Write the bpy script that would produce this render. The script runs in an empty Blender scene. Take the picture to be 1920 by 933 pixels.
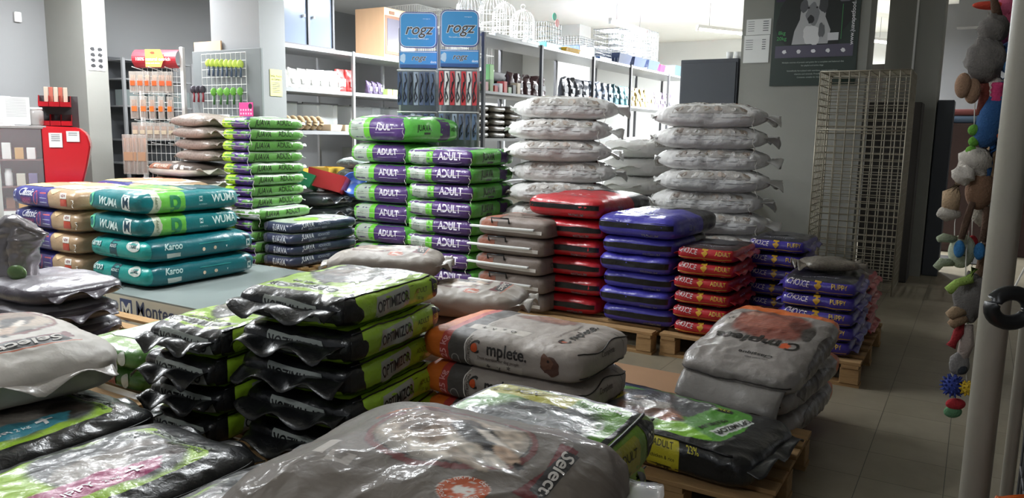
import bpy, bmesh, math, random
import numpy as np
from mathutils import Vector, Matrix, noise
R = math.radians
C = bpy.context.scene.collection
rnd = random.Random(7)

# ------------------------------------------------------------------ camera, world, lights, exposure
scene = bpy.context.scene
cam_d = bpy.data.cameras.new('camera'); cam = bpy.data.objects.new('camera', cam_d); C.objects.link(cam)
cam_d.sensor_width = 36; cam_d.lens = 36*1440/1920; cam_d.clip_start = .05
_y, _p, _r = R(31), R(8.5), R(1.0)
_f = Vector((-math.sin(_y)*math.cos(_p), math.cos(_y)*math.cos(_p), -math.sin(_p)))
_rt = _f.cross(Vector((0,0,1))).normalized(); _up = _rt.cross(_f)
_r2 = math.cos(_r)*_rt + math.sin(_r)*_up; _u2 = -math.sin(_r)*_rt + math.cos(_r)*_up
cam.matrix_world = Matrix(((_r2.x,_u2.x,-_f.x,0),(_r2.y,_u2.y,-_f.y,0),(_r2.z,_u2.z,-_f.z,1.5),(0,0,0,1)))
scene.camera = cam
w = bpy.data.worlds.new('world'); scene.world = w; w.use_nodes = True
w.node_tree.nodes['Background'].inputs[0].default_value = (.62,.66,.72,1)
w.node_tree.nodes['Background'].inputs[1].default_value = .20
scene.view_settings.view_transform = 'Standard'; scene.view_settings.look = 'None'
scene.view_settings.gamma = 1; scene.view_settings.use_curve_mapping = False
scene.view_settings.exposure = 0.85
CEIL = 3.6
TUBES = [  # x, y, z, rot, watts : fluorescent battens hung below the ceiling
    (-5.9, 7.9, 3.35, 90, 200), (-8.3, 5.2, 3.35, 90, 75), (-5.2, 12.3, 3.3, 90, 380), (-3.6, 12.8, 3.2, 60, 480),
    (-1.9, 14.5, 3.2, 60, 200), (-4.2, 4.2, 3.4, 90, 50), (-7.2, 2.4, 3.35, 90, 95), (-1.4, -1.2, 3.4, 0, 12)]  # last entry: unseen fill lamp added behind the camera for toys and pole

# ------------------------------------------------------------------ materials
MATS = {}
def mat(name, col, rough=.6, metal=0, coat=0, bump=0, bscale=40, var=0, vscale=6, spec=.5, emit=0, alpha=1, trans=0, stretch=(1,1,1), coords='Object', bump2=0, b2scale=8):
    if name in MATS: return MATS[name]
    m = bpy.data.materials.new(name); m.use_nodes = True; MATS[name] = m
    nt = m.node_tree; b = nt.nodes['Principled BSDF']; L = nt.links.new
    b.inputs['Base Color'].default_value = (*col, 1); b.inputs['Roughness'].default_value = rough
    b.inputs['Metallic'].default_value = metal; b.inputs['Specular IOR Level'].default_value = spec
    b.inputs['Coat Weight'].default_value = coat; b.inputs['Coat Roughness'].default_value = .12
    if emit:
        b.inputs['Emission Color'].default_value = (*col,1); b.inputs['Emission Strength'].default_value = emit
    if alpha < 1: b.inputs['Alpha'].default_value = alpha
    if trans: b.inputs['Transmission Weight'].default_value = trans
    if bump or var or bump2:
        tc = nt.nodes.new('ShaderNodeTexCoord'); mp = nt.nodes.new('ShaderNodeMapping')
        mp.inputs['Scale'].default_value = stretch; L(tc.outputs[coords], mp.inputs[0])
        prev = None
        for amt, sc in ((bump, bscale), (bump2, b2scale)):
            if not amt: continue
            n = nt.nodes.new('ShaderNodeTexNoise'); n.inputs['Scale'].default_value = sc; n.inputs['Detail'].default_value = 3
            n.inputs['Distortion'].default_value = .6
            bp = nt.nodes.new('ShaderNodeBump'); bp.inputs['Strength'].default_value = min(1, amt); bp.inputs['Distance'].default_value = .004 if amt is bump else .02
            L(mp.outputs[0], n.inputs[0]); L(n.outputs[0], bp.inputs['Height'])
            if prev: L(prev.outputs[0], bp.inputs['Normal'])
            prev = bp
        if prev: L(prev.outputs[0], b.inputs['Normal']); 
        if coat and prev: L(prev.outputs[0], b.inputs['Coat Normal'])
        if var:
            n = nt.nodes.new('ShaderNodeTexNoise'); n.inputs['Scale'].default_value = vscale; n.inputs['Detail'].default_value = 5
            mx = nt.nodes.new('ShaderNodeMix'); mx.data_type = 'RGBA'
            mx.inputs[6].default_value = (*[c*(1-var) for c in col],1); mx.inputs[7].default_value = (*[min(1,c*(1+var)) for c in col],1)
            L(mp.outputs[0], n.inputs[0]); L(n.outputs[0], mx.inputs[0]); L(mx.outputs[2], b.inputs['Base Color'])
    return m
def srgb(h):
    v = [int(h[i:i+2],16)/255 for i in (0,2,4)]
    return tuple(c/12.92 if c <= .04045 else ((c+.055)/1.055)**2.4 for c in v)
GLOSS = dict(rough=.33, coat=.25, bump=.6, bscale=42, bump2=.6, b2scale=11, spec=.5)
PAPER = dict(rough=.55, bump=.35, bscale=45, bump2=.3, b2scale=12)
WOVEN = dict(rough=.42, bump=.5, bscale=60, bump2=.6, b2scale=9, spec=.4)
def pr(hexcol, kind='GLOSS'):        # printed ink on a bag of the given finish
    return mat('%s_ink_%s' % (kind.lower(), hexcol), srgb(hexcol), **globals()[kind])
def banded(name, base, bands, finish):
    """base ink with bands; band = (axis, lo, hi, hex) in the body's own bounding box (0..1)"""
    if name in MATS: return MATS[name]
    m = mat(name, srgb(base), **finish)
    nt = m.node_tree; L = nt.links.new; b = nt.nodes['Principled BSDF']
    tc = nt.nodes.new('ShaderNodeTexCoord'); sp = nt.nodes.new('ShaderNodeSeparateXYZ')
    nz = nt.nodes.new('ShaderNodeTexNoise'); nz.inputs['Scale'].default_value = 2.2
    L(tc.outputs['Generated'], nz.inputs[0])
    ad = nt.nodes.new('ShaderNodeVectorMath'); ad.operation = 'MULTIPLY_ADD'
    ad.inputs[1].default_value = (.07,.07,.07); L(nz.outputs['Color'], ad.inputs[0]); L(tc.outputs['Generated'], ad.inputs[2])
    L(ad.outputs[0], sp.inputs[0])
    col = None
    for ax, lo, hi, hx in bands:
        a = nt.nodes.new('ShaderNodeMath'); a.operation = 'COMPARE'
        a.inputs[1].default_value = (lo+hi)/2+.035; a.inputs[2].default_value = (hi-lo)/2
        L(sp.outputs['XYZ'.index(ax)], a.inputs[0])
        mx = nt.nodes.new('ShaderNodeMix'); mx.data_type = 'RGBA'
        if col: L(col, mx.inputs[6])
        else: mx.inputs[6].default_value = (*srgb(base),1)
        mx.inputs[7].default_value = (*srgb(hx),1); L(a.outputs[0], mx.inputs[0]); col = mx.outputs[2]
    L(col, b.inputs['Base Color'])
    return m

# ------------------------------------------------------------------ object helpers
def obj(name, bm, mats, parent=None, loc=None, rot=None, smooth=False):
    me = bpy.data.meshes.new(name)
    if isinstance(bm, bmesh.types.BMesh): bm.to_mesh(me); bm.free()
    else: me.from_pydata(*bm)
    for m in (mats if isinstance(mats, (list,tuple)) else [mats]): me.materials.append(m)
    if smooth: me.polygons.foreach_set('use_smooth', [True]*len(me.polygons))
    o = bpy.data.objects.new(name, me); C.objects.link(o)
    if parent: o.parent = parent
    if loc: o.location = loc
    if rot: o.rotation_euler = rot
    return o
def tag(o, label, cat, group=None):
    o['label'] = label; o['category'] = cat
    if group: o['group'] = group
    return o
def thing(name, label, cat, loc=(0,0,0), rz=0, group=None):
    o = bpy.data.objects.new(name, None); C.objects.link(o); o.empty_display_size = .1
    o.location = loc; o.rotation_euler = (0,0,rz)
    return tag(o, label, cat, group)
def struct(name, bm, m, **k):
    o = obj(name, bm, m, **k); o['kind'] = 'structure'; return o
def copy_tree(o, parent=None):
    c = o.copy(); C.objects.link(c); c.parent = parent
    for ch in [x for x in KIDS.get(o.name, [])]: 
        k = copy_tree(ch, c)
    return c
KIDS = {}
def register(root):
    for o in list(C.objects):
        if o.parent: 
            KIDS.setdefault(o.parent.name, [])
            if o not in KIDS[o.parent.name]: KIDS[o.parent.name].append(o)
def dup(root, loc, rot=None, label=None, group=None):
    c = copy_tree(root); c.location = loc
    if rot is not None: c.rotation_euler = rot if isinstance(rot,(tuple,list)) else (0,0,rot)
    if label: c['label'] = label
    if group: c['group'] = group
    return c
def bx(bm, x0, x1, y0, y1, z0, z1, mi=0, bevel=0):
    vs = [bm.verts.new((x,y,z)) for x in (x0,x1) for y in (y0,y1) for z in (z0,z1)]
    fs = []
    for q in ((0,1,3,2),(4,6,7,5),(0,4,5,1),(2,3,7,6),(0,2,6,4),(1,5,7,3)):
        f = bm.faces.new([vs[i] for i in q]); f.material_index = mi; fs.append(f)
    if bevel:
        es = list({e for f in fs for e in f.edges})
        r = bmesh.ops.bevel(bm, geom=es, offset=bevel, segments=2, affect='EDGES', profile=.5)
        for f in r['faces']: f.material_index = mi
    return vs
def box(*a, **k):
    bm = bmesh.new(); bx(bm, *a, **k); return bm
def rod(bm, p, q, r, n=6, mi=0, r2=None, caps=True):
    p = Vector(p); q = Vector(q); d = (q-p)
    if d.length < 1e-6: return
    d.normalize(); a = Vector((0,0,1)) if abs(d.z) < .9 else Vector((1,0,0))
    u = d.cross(a).normalized(); v = d.cross(u); r2 = r if r2 is None else r2
    A = [bm.verts.new(p+(u*math.cos(t)+v*math.sin(t))*r) for t in [2*math.pi*i/n for i in range(n)]]
    B = [bm.verts.new(q+(u*math.cos(t)+v*math.sin(t))*r2) for t in [2*math.pi*i/n for i in range(n)]]
    for i in range(n):
        f = bm.faces.new((A[i],A[(i+1)%n],B[(i+1)%n],B[i])); f.material_index = mi; f.smooth = n > 5
    if caps:
        bm.faces.new(A[::-1]).material_index = mi; bm.faces.new(B).material_index = mi
def path(bm, pts, r, n=5, mi=0):
    """continuous tube through points"""
    pts = [Vector(p) for p in pts]; rings = []
    for i, p in enumerate(pts):
        d = (pts[min(i+1,len(pts)-1)]-pts[max(i-1,0)]).normalized()
        a = Vector((0,0,1)) if abs(d.z) < .9 else Vector((1,0,0))
        u = d.cross(a).normalized(); v = d.cross(u)
        rr = r[i] if isinstance(r,(list,tuple)) else r
        rings.append([bm.verts.new(p+(u*math.cos(t)+v*math.sin(t))*rr) for t in [2*math.pi*k/n for k in range(n)]])
    for A, B in zip(rings, rings[1:]):
        for i in range(n):
            f = bm.faces.new((A[i],A[(i+1)%n],B[(i+1)%n],B[i])); f.material_index = mi; f.smooth = True
    bm.faces.new(rings[0][::-1]).material_index = mi; bm.faces.new(rings[-1]).material_index = mi
def ball(bm, c, r, sc=(1,1,1), seg=12, mi=0, rot=None, fuzz=0):
    M = Matrix.Translation(c) @ (rot.to_4x4() if rot else Matrix.Identity(4)) @ Matrix.Diagonal((*[r*s for s in sc],1))
    res = bmesh.ops.create_uvsphere(bm, u_segments=seg, v_segments=max(6,seg*2//3), radius=1, matrix=M)
    for v in res['verts']:
        if fuzz: v.co += (v.co-Vector(c)).normalized()*noise.noise(v.co*60)*fuzz
        for f in v.link_faces: f.material_index = mi; f.smooth = True
def lathe(bm, prof, c=(0,0,0), n=20, mi=0):
    rings = []
    for r, z in prof: rings.append([bm.verts.new((c[0]+r*math.cos(2*math.pi*i/n), c[1]+r*math.sin(2*math.pi*i/n), c[2]+z)) for i in range(n)])
    for A, B in zip(rings, rings[1:]):
        for i in range(n):
            f = bm.faces.new((A[i],A[(i+1)%n],B[(i+1)%n],B[i])); f.material_index = mi; f.smooth = True
    bm.faces.new(rings[0][::-1]).material_index = mi; bm.faces.new(rings[-1]).material_index = mi

# ------------------------------------------------------------------ flat artwork: text, plates, discs as 2D meshes
_tc = {}
def text2d(txt, bold=.012, shear=0):
    """(verts, faces) of the word, height of capitals about 0.7, centred on the origin"""
    k = (txt, bold, shear)
    if k in _tc: return _tc[k]
    cu = bpy.data.curves.new('t', 'FONT'); cu.body = txt; cu.size = 1; cu.align_x = 'CENTER'; cu.offset = bold; cu.shear = shear
    cu.resolution_u = 3
    o = bpy.data.objects.new('t', cu); C.objects.link(o)
    bpy.context.view_layer.update()
    me = bpy.data.meshes.new_from_object(o.evaluated_get(bpy.context.evaluated_depsgraph_get()))
    vs = [(v.co.x, v.co.y-.34) for v in me.vertices]; fs = [tuple(p.vertices) for p in me.polygons]
    bpy.data.objects.remove(o); bpy.data.curves.remove(cu); bpy.data.meshes.remove(me)
    _tc[k] = (vs, fs); return vs, fs
def text_width(txt, **k):
    vs, _ = text2d(txt, **k); xs = [v[0] for v in vs]; return max(xs)-min(xs)
def poly_rect(wd, ht, rad=0):
    if not rad: return [(-wd/2,-ht/2),(wd/2,-ht/2),(wd/2,ht/2),(-wd/2,ht/2)]
    p = []
    for cx, cy, a0 in ((wd/2-rad,ht/2-rad,0),(-wd/2+rad,ht/2-rad,90),(-wd/2+rad,-ht/2+rad,180),(wd/2-rad,-ht/2+rad,270)):
        for i in range(5): p.append((cx+rad*math.cos(R(a0+i*22.5)), cy+rad*math.sin(R(a0+i*22.5))))
    return p
def poly_disc(rx, ry, n=24): return [(rx*math.cos(2*math.pi*i/n), ry*math.sin(2*math.pi*i/n)) for i in range(n)]
def poly_blob(rx, ry, seed, n=28, amp=.22):
    return [(rx*math.cos(t)*(1+amp*noise.noise((math.cos(t)*1.3+seed*3.1, math.sin(t)*1.3, seed))*2), ry*math.sin(t)*(1+amp*noise.noise((math.cos(t)*1.3, math.sin(t)*1.3+seed*1.7, seed+5))*2)) for t in [2*math.pi*i/n for i in range(n)]]
def star(r, n=5, inner=.42): return [((r if i%2==0 else r*inner)*math.sin(math.pi*i/n), (r if i%2==0 else r*inner)*math.cos(math.pi*i/n)) for i in range(2*n)]
def art_mesh(items, mapper, step=.03):
    """items: (kind, hexmat, args, (u,v) centre in metres, rot degrees). mapper(u,v,layer)->Vector. returns bm, mats"""
    bm = bmesh.new(); mats = []; placed = []
    for li, it in enumerate(items):
        kind, m, args, (cu, cv), rot = it[:5]
        t = bmesh.new()
        if kind == 'text':
            txt, size = args[0], args[1]; kw = args[2] if len(args) > 2 else {}
            vs, fs = text2d(txt, kw.get('bold', .012), kw.get('shear', 0)); sx = kw.get('sx', 1)
            tv = [t.verts.new((x*size*sx, y*size, 0)) for x, y in vs]
            for f in fs:
                try: t.faces.new([tv[i] for i in f])
                except ValueError: pass
        elif kind == 'ring':
            (rx, ry, th) = args; n = 28
            A = [t.verts.new((rx*math.cos(2*math.pi*i/n), ry*math.sin(2*math.pi*i/n), 0)) for i in range(n)]
            B = [t.verts.new(((rx-th)*math.cos(2*math.pi*i/n), (ry-th)*math.sin(2*math.pi*i/n), 0)) for i in range(n)]
            for i in range(n): t.faces.new((A[i],A[(i+1)%n],B[(i+1)%n],B[i]))
        else:
            pts = {'rect': lambda: poly_rect(*args), 'disc': lambda: poly_disc(*args), 'blob': lambda: poly_blob(*args), 'star': lambda: star(*args), 'poly': lambda: args}[kind]()
            t.faces.new([t.verts.new((x,y,0)) for x, y in pts])
        c, s = math.cos(R(rot)), math.sin(R(rot))
        for v in t.verts: v.co = Vector((v.co.x*c-v.co.y*s+cu, v.co.x*s+v.co.y*c+cv, 0))
        X = [v.co.x for v in t.verts]; Y = [v.co.y for v in t.verts]; bb = (min(X), max(X), min(Y), max(Y))
        li = 1+max([q[4] for q in placed if bb[0] < q[1] and bb[1] > q[0] and bb[2] < q[3] and bb[3] > q[2]], default=-1)
        placed.append((*bb, li))
        if step:
            bmesh.ops.triangulate(t, faces=t.faces[:])
            for ax in (0,1):
                lo = min(v.co[ax] for v in t.verts); hi = max(v.co[ax] for v in t.verts)
                k = math.ceil(lo/step)
                while k*step < hi:
                    no = (1,0,0) if ax == 0 else (0,1,0); co = (k*step,0,0) if ax == 0 else (0,k*step,0)
                    bmesh.ops.bisect_plane(t, geom=t.verts[:]+t.edges[:]+t.faces[:], plane_co=co, plane_no=no); k += 1
        if m not in mats: mats.append(m)
        mi = mats.index(m); vm = {}
        for v in t.verts: vm[v] = bm.verts.new(mapper(v.co.x, v.co.y, li))
        for f in t.faces:
            try: nf = bm.faces.new([vm[v] for v in f.verts]); nf.material_index = mi; nf.smooth = bool(step)
            except ValueError: pass
        t.free()
    return bm, mats
def flat_art(name, items, origin, udir, vdir, parent, finish_mats=None, lift=.0012):
    u = Vector(udir); v = Vector(vdir); n = u.cross(v).normalized(); o0 = Vector(origin)
    bm, ms = art_mesh(items, lambda a,b,l: o0+u*a+v*b+n*(lift*(1+.35*l)), step=0)
    return obj(name, bm, [pm(x) for x in ms], parent)
def pm(x): return x if isinstance(x, bpy.types.Material) else mat('card_ink_'+x, srgb(x), rough=.5)

# ------------------------------------------------------------------ printed pictures stored in the bag's own mesh
def nz2(x, y, f, sd):
    return (np.sin(x*f+sd+1.7*np.sin(y*f*.8+sd*2))+np.sin(y*f*1.3-sd+1.3*np.sin(x*f*.7+sd)))*.5
def paint(pts, items, fur=.0):
    """pts (N,2) metres, items as for art_mesh (no text). returns N x 4 ink colours, alpha = ink present"""
    P = np.array(pts); col = np.zeros((len(P),4))
    for kind, hx, args, (cu,cv), rot in items:
        c, s_ = math.cos(R(-rot)), math.sin(R(-rot)); x = P[:,0]-cu; y = P[:,1]-cv; x, y = x*c-y*s_, x*s_+y*c
        if kind == 'blob':
            rx, ry, sd = args; q = nz2(x,y,1.6/min(rx,ry),sd)*.13+nz2(x,y,5/min(rx,ry),sd+3)*.06+nz2(x,y,400,sd)*.04
            d = np.sqrt((x/rx)**2+(y/ry)**2)*(1+q); al = np.clip((1.1-d)/.22,0,1)
        elif kind == 'disc': d = np.sqrt((x/args[0])**2+(y/args[1])**2); al = (d < 1)*1.0
        elif kind == 'ring': d = np.sqrt((x/args[0])**2+(y/args[1])**2); d2 = np.sqrt((x/max(1e-4,args[0]-args[2]))**2+(y/max(1e-4,args[1]-args[2]))**2); al = ((d < 1) & (d2 > 1))*1.0
        else:
            pts_ = poly_rect(*args) if kind == 'rect' else args; ins = np.zeros(len(P),bool)
            for (x0,y0),(x1,y1) in zip(pts_, pts_[1:]+pts_[:1]):
                if y0 == y1: continue
                ins ^= ((y0 > y) != (y1 > y)) & (x < (x1-x0)*(y-y0)/(y1-y0)+x0)
            al = ins*1.0
        al = al[:,None]; k = np.array(srgb(hx))
        if kind == 'blob': kk = k[None,:]*(1+.35*nz2(P[:,0],P[:,1],220,args[2])[:,None]*1)
        else: kk = np.repeat(k[None,:],len(P),0)
        col[:,:3] = col[:,:3]*(1-al)+kk*al; col[:,3:] = np.maximum(col[:,3:],al)
    return np.clip(col,0,1)
def painted_mat(m):
    nm = m.name+'_printed'
    if nm in MATS: return MATS[nm]
    m2 = m.copy(); m2.name = nm; MATS[nm] = m2; nt = m2.node_tree; b = nt.nodes['Principled BSDF']
    at = nt.nodes.new('ShaderNodeVertexColor'); at.layer_name = 'ink'; mx = nt.nodes.new('ShaderNodeMix'); mx.data_type = 'RGBA'
    bc = b.inputs['Base Color']
    if bc.links: nt.links.new(bc.links[0].from_socket, mx.inputs[6])
    else: mx.inputs[6].default_value = bc.default_value
    nt.links.new(at.outputs['Color'], mx.inputs[7]); nt.links.new(at.outputs['Alpha'], mx.inputs[0]); nt.links.new(mx.outputs[2], bc)
    return m2

# ------------------------------------------------------------------ the bag
class Bag:
    def __init__(s, lx, ly, h, m=7, n=3.2, wr=.006, seed=1, nb=None, sag=0, wf=9, pinch=0, fine=.10):
        s.fine = fine
        s.a, s.b, s.h, s.m, s.n, s.wr, s.seed, s.sag, s.wf, s.pinch = lx/2, ly/2, h/2, m, n, wr, seed, sag, wf, pinch
        s.nb = nb or max(n, 4.5)
    def cube(s, face, a, b):
        return {'T':(a,b,1),'D':(a,-b,-1),'F':(a,-1,b),'R':(1,a,b),'K':(-a,1,b),'L':(-1,-a,b)}[face]
    def pt(s, face, a, b, off=0):
        cx, cy, cz = s.cube(face, a, b)
        n = s.n if cz > 0 else s.nb
        # lift the top centre, pull the ends in for pillow-shaped sacks
        r = ((abs(cx)**s.m+abs(cy)**s.m)**(n/s.m)+abs(cz)**n)**(-1/n)
        x, y, z = cx*r, cy*r, cz*r
        e = abs(x)**3*s.pinch
        z *= (1-e)
        z -= s.sag*(abs(x)**2.5)*.5*(1 if cz > 0 else 0)*max(0,z)
        P = Vector((x*s.a, y*s.b, z*s.h))
        N = Vector((x*abs(x)**(1.5)/s.a, y*abs(y)**(1.5)/s.b, z*abs(z)/s.h)).normalized()
        q = Vector((P.x*s.wf*.8, P.y*s.wf*.8, P.z*s.wf*1.1))+Vector((s.seed*7.3, s.seed*3.1, s.seed))
        w1 = noise.noise(q)+.45*(1-2*abs(noise.noise(q*2.1+Vector((5,1,2)))))+s.fine*noise.noise(q*5)
        lim = 1 if cz > -.6 else .15
        w1 = min(w1, .9)
        return P + N*(w1*s.wr*lim + off)
    def mapper(s, face, lift=.0024):
        du, dv = {'T':(s.a,s.b),'F':(s.a,s.h),'R':(s.b,s.h),'K':(s.a,s.h),'L':(s.b,s.h)}[face]
        k = .93 if face == 'T' else .96
        kv = .93 if face == 'T' else .86
        def f(u, v, l):
            a = max(-1, min(1, u/(du*k))); b = max(-1, min(1, v/(dv*kv)))
            return s.pt(face, a, b, lift+.0007*l)
        return f
    def body(s, res=.03, ink=None):
        bm = bmesh.new(); cache = {}; tops = []; lay = bm.verts.layers.float_color.new('ink') if ink else None
        nx, ny, nz = max(8,int(2*s.a/res)), max(8,int(2*s.b/res)), max(5,int(2*s.h/res*1.3))
        t = lambda i, n: math.sin((i/n-.5)*math.pi*.92)/math.sin(math.pi*.46)
        for face, nu, nv in (('T',nx,ny),('D',nx,ny),('F',nx,nz),('R',ny,nz),('K',nx,nz),('L',ny,nz)):
            g = {}
            for i in range(nu+1):
                for j in range(nv+1):
                    a, b = t(i,nu), t(j,nv)
                    k = tuple(round(c,4)+0.0 for c in s.cube(face,a,b))
                    if k not in cache: cache[k] = bm.verts.new(s.pt(face,a,b))
                    g[i,j] = cache[k]
                    if ink and face == 'T': tops.append((cache[k],a*s.a*.93,b*s.b*.93))
            for i in range(nu):
                for j in range(nv):
                    bm.faces.new((g[i,j],g[i+1,j],g[i+1,j+1],g[i,j+1])).smooth = True
        if ink:
            cc = paint([(a,b) for _,a,b in tops], ink)
            for v in bm.verts: v[lay] = (0,0,0,0)
            for (v,_,_),c in zip(tops,cc): v[lay] = c
        return bm
    def flap(s, side, out=.07, z=0, waves=2, amp=.012, thick=.004, droop=.02, frac=.97, angle=0):
        """sealed end: a thin wavy sheet leaving the given side at height z"""
        bm = bmesh.new(); N = 22; rows = 5; top = []; bot = []
        half = (s.b if side in 'RL' else s.a)*frac
        for j in range(rows+1):
            rt, rb = [], []
            for i in range(N+1):
                u = -1+2*i/N; f = j/rows
                wv = amp*f*math.sin(u*waves*3.1+s.seed*2)+amp*.5*noise.noise((u*4,f*2,s.seed))*f
                base = s.pt(side, u*frac*.97, z/(s.h), -.012)
                d = {'R':Vector((1,0,0)),'L':Vector((-1,0,0)),'F':Vector((0,-1,0)),'K':Vector((0,1,0))}[side]
                P = base + d*(f*(out+.012)) + Vector((0,0,wv-droop*f*f))
                rt.append(bm.verts.new(P+Vector((0,0,thick/2)))); rb.append(bm.verts.new(P-Vector((0,0,thick/2))))
            top.append(rt); bot.append(rb)
        for j in range(rows):
            for i in range(N):
                bm.faces.new((top[j][i],top[j][i+1],top[j+1][i+1],top[j+1][i])).smooth = True
                bm.faces.new((bot[j][i],bot[j+1][i],bot[j+1][i+1],bot[j][i+1])).smooth = True
        for j in range(rows):
            for X, i in ((1,N),(0,0)):
                q = (top[j][i],top[j+1][i],bot[j+1][i],bot[j][i]); bm.faces.new(q if X else q[::-1])
        for i in range(N):
            bm.faces.new((top[rows][i],top[rows][i+1],bot[rows][i+1],bot[rows][i]))
            bm.faces.new((top[0][i+1],top[0][i],bot[0][i],bot[0][i+1]))
        bmesh.ops.recalc_face_normals(bm, faces=bm.faces[:])
        return bm
    def cord(s, face, v0, r=.0025, a0=-1, a1=1, off=.003, wob=.03, tail=0):
        """stitch line or piping along a face at normalised height v0, with an optional hanging end"""
        pts = []
        for i in range(25):
            a = a0+(a1-a0)*i/24
            pts.append(s.pt(face, a, v0+wob*math.sin(a*5+s.seed), off))
        if tail:
            e = pts[-1]
            for i in range(1,7): pts.append(e+Vector((.012*math.sin(i*1.3+s.seed), -.006, -tail*i/6)))
        bm = bmesh.new(); path(bm, pts, r, 5); return bm
def build_bag(B, body_mat, label, arts=(), extras=(), res=.021, finish='GLOSS', name='pet_food_bag', step=.03, painted=0):
    """arts: [(face, items)], extras: [(part name, bmesh, material)]; root Empty stands at the bag's underside"""
    root = thing(name, label, 'bag')
    ink = None
    if painted:
        ink = []; new = []
        for face, items in arts:
            if face == 'T':
                ink = [(k,m if isinstance(m,str) else m.name.split('_')[2],*r) for k,m,*r in items if k not in ('text','star')]; items = [it for it in items if it[0] in ('text','star')]
            if items: new.append((face,items))
        arts = new; res = painted; body_mat = painted_mat(body_mat)
    bm0 = B.body(res, ink); zb = -min(v.co.z for v in bm0.verts)
    def put(nm, bm, ms, sm=True):
        o = obj(nm, bm, ms, root, smooth=sm); o.location = (0,0,zb); return o
    put('bag_body', bm0, body_mat)
    if arts:
        for face, items in arts:
            allbm = bmesh.new(); mats = []
            bm, ms = art_mesh([(k,pr(m,finish) if isinstance(m,str) else m,*r) for k,m,*r in items], B.mapper(face, .0013 if painted and painted < .005 else .0024), min(step,.014) if painted else step)
            off = []
            for m in ms:
                if m not in mats: mats.append(m)
                off.append(mats.index(m))
            for f in bm.faces: f.material_index = off[f.material_index]
            me = bpy.data.meshes.new('x'); bm.to_mesh(me); bm.free(); allbm.from_mesh(me); bpy.data.meshes.remove(me)
            put({'T':'top_print','F':'front_print','R':'side_print','K':'rear_print','L':'end_print'}[face], allbm, mats)
    for e in extras: put(e[0], e[1], e[2])
    register(root)
    return root
ORD = ['lowest','second from the bottom','third from the bottom','fourth from the bottom','fifth from the bottom','sixth from the bottom','seventh from the bottom','eighth from the bottom','ninth from the bottom','tenth from the bottom','eleventh from the bottom','twelfth from the bottom','thirteenth from the bottom','fourteenth from the bottom']
_used = set()
def stack(protos, corner, size, z0, n, pitch, look, where, group, rot=0, jit=.015, jr=1.5, flipyaw=None, topoff=None, tilt=0):
    """n bags laid one on another; corner = the pile's front right corner (largest x, smallest y)"""
    out = []
    for i in range(n):
        p = protos[i % len(protos)]
        cx, cy = corner[0]-size[0]/2, corner[1]+size[1]/2
        x = cx+rnd.uniform(-jit,jit); y = cy+rnd.uniform(-jit,jit)
        if topoff and i in topoff: x += topoff[i][0]; y += topoff[i][1]
        rz = R(rot+rnd.uniform(-jr,jr)+(topoff[i][2] if topoff and i in topoff and len(topoff[i])>2 else 0))
        lab = '%s, %s %s' % (look, 'topmost' if i == n-1 else ORD[i], where)
        if p.name in _used: o = dup(p, (x,y,z0+i*pitch), rz, lab, group)
        else:
            o = p; _used.add(p.name); o.location = (x,y,z0+i*pitch); o.rotation_euler = (0,0,rz); o['label'] = lab; o['group'] = group
        if tilt: o.rotation_euler[0] = R(rnd.uniform(-tilt,tilt)); o.rotation_euler[1] = R(rnd.uniform(-tilt,tilt))
        out.append(o)
    return out
def place(p, loc, rz, label, group=None, rx=0, ry=0):
    if p.name in _used: o = dup(p, loc, 0, label, group)
    else: o = p; _used.add(p.name); o.location = loc; o['label'] = label; 
    if group: o['group'] = group
    o.rotation_euler = (R(rx),R(ry),R(rz))
    return o

# ================================================================== LARGE STRUCTURE
M = {}
M['floor'] = mat('floor_tile', srgb('8f8a7c'), rough=.38, var=.12, vscale=1.2, bump2=.05, b2scale=3)
def tile_floor(m, T=.33):
    nt = m.node_tree; L = nt.links.new; b = nt.nodes['Principled BSDF']
    tc = nt.nodes.new('ShaderNodeTexCoord'); br = nt.nodes.new('ShaderNodeTexBrick')
    br.offset = 0; br.inputs['Scale'].default_value = 1; br.inputs['Brick Width'].default_value = T; br.inputs['Row Height'].default_value = T
    br.inputs['Mortar Size'].default_value = .0018; br.inputs['Color1'].default_value = (*srgb('8f8776'),1); br.inputs['Color2'].default_value = (*srgb('89816f'),1)
    br.inputs['Mortar'].default_value = (*srgb('3c3830'),1)
    n = nt.nodes.new('ShaderNodeTexNoise'); n.inputs['Scale'].default_value = 2.3; n.inputs['Detail'].default_value = 8; n.inputs['Roughness'].default_value = .7
    mx = nt.nodes.new('ShaderNodeMix'); mx.data_type = 'RGBA'; mx.blend_type = 'MULTIPLY'; mx.inputs[0].default_value = .55
    cr = nt.nodes.new('ShaderNodeValToRGB'); cr.color_ramp.elements[0].position = .3; cr.color_ramp.elements[0].color = (.55,.53,.5,1); cr.color_ramp.elements[1].position = .62
    L(tc.outputs['Object'], br.inputs[0]); L(tc.outputs['Object'], n.inputs[0]); L(n.outputs[0], cr.inputs[0])
    L(br.outputs[0], mx.inputs[6]); L(cr.outputs[0], mx.inputs[7]); L(mx.outputs[2], b.inputs['Base Color'])
tile_floor(M['floor'])
M['wall'] = mat('grey_wall_paint', srgb('8b8c8d'), rough=.8, var=.05, vscale=1.5, bump=.15, bscale=60)
M['walldk'] = mat('dark_grey_wall_paint', srgb('77787a'), rough=.8, var=.06, vscale=1.5)
M['walllt'] = mat('white_wall_paint', srgb('dcdedd'), rough=.8, var=.03, vscale=1.5)
M['pillar'] = mat('pillar_grey_paint', srgb('8e8e88'), rough=.75, var=.06, vscale=2.5, bump=.2, bscale=50)
M['ceil'] = mat('ceiling_paint', srgb('e8e8e4'), rough=.9, var=.04)
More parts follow.
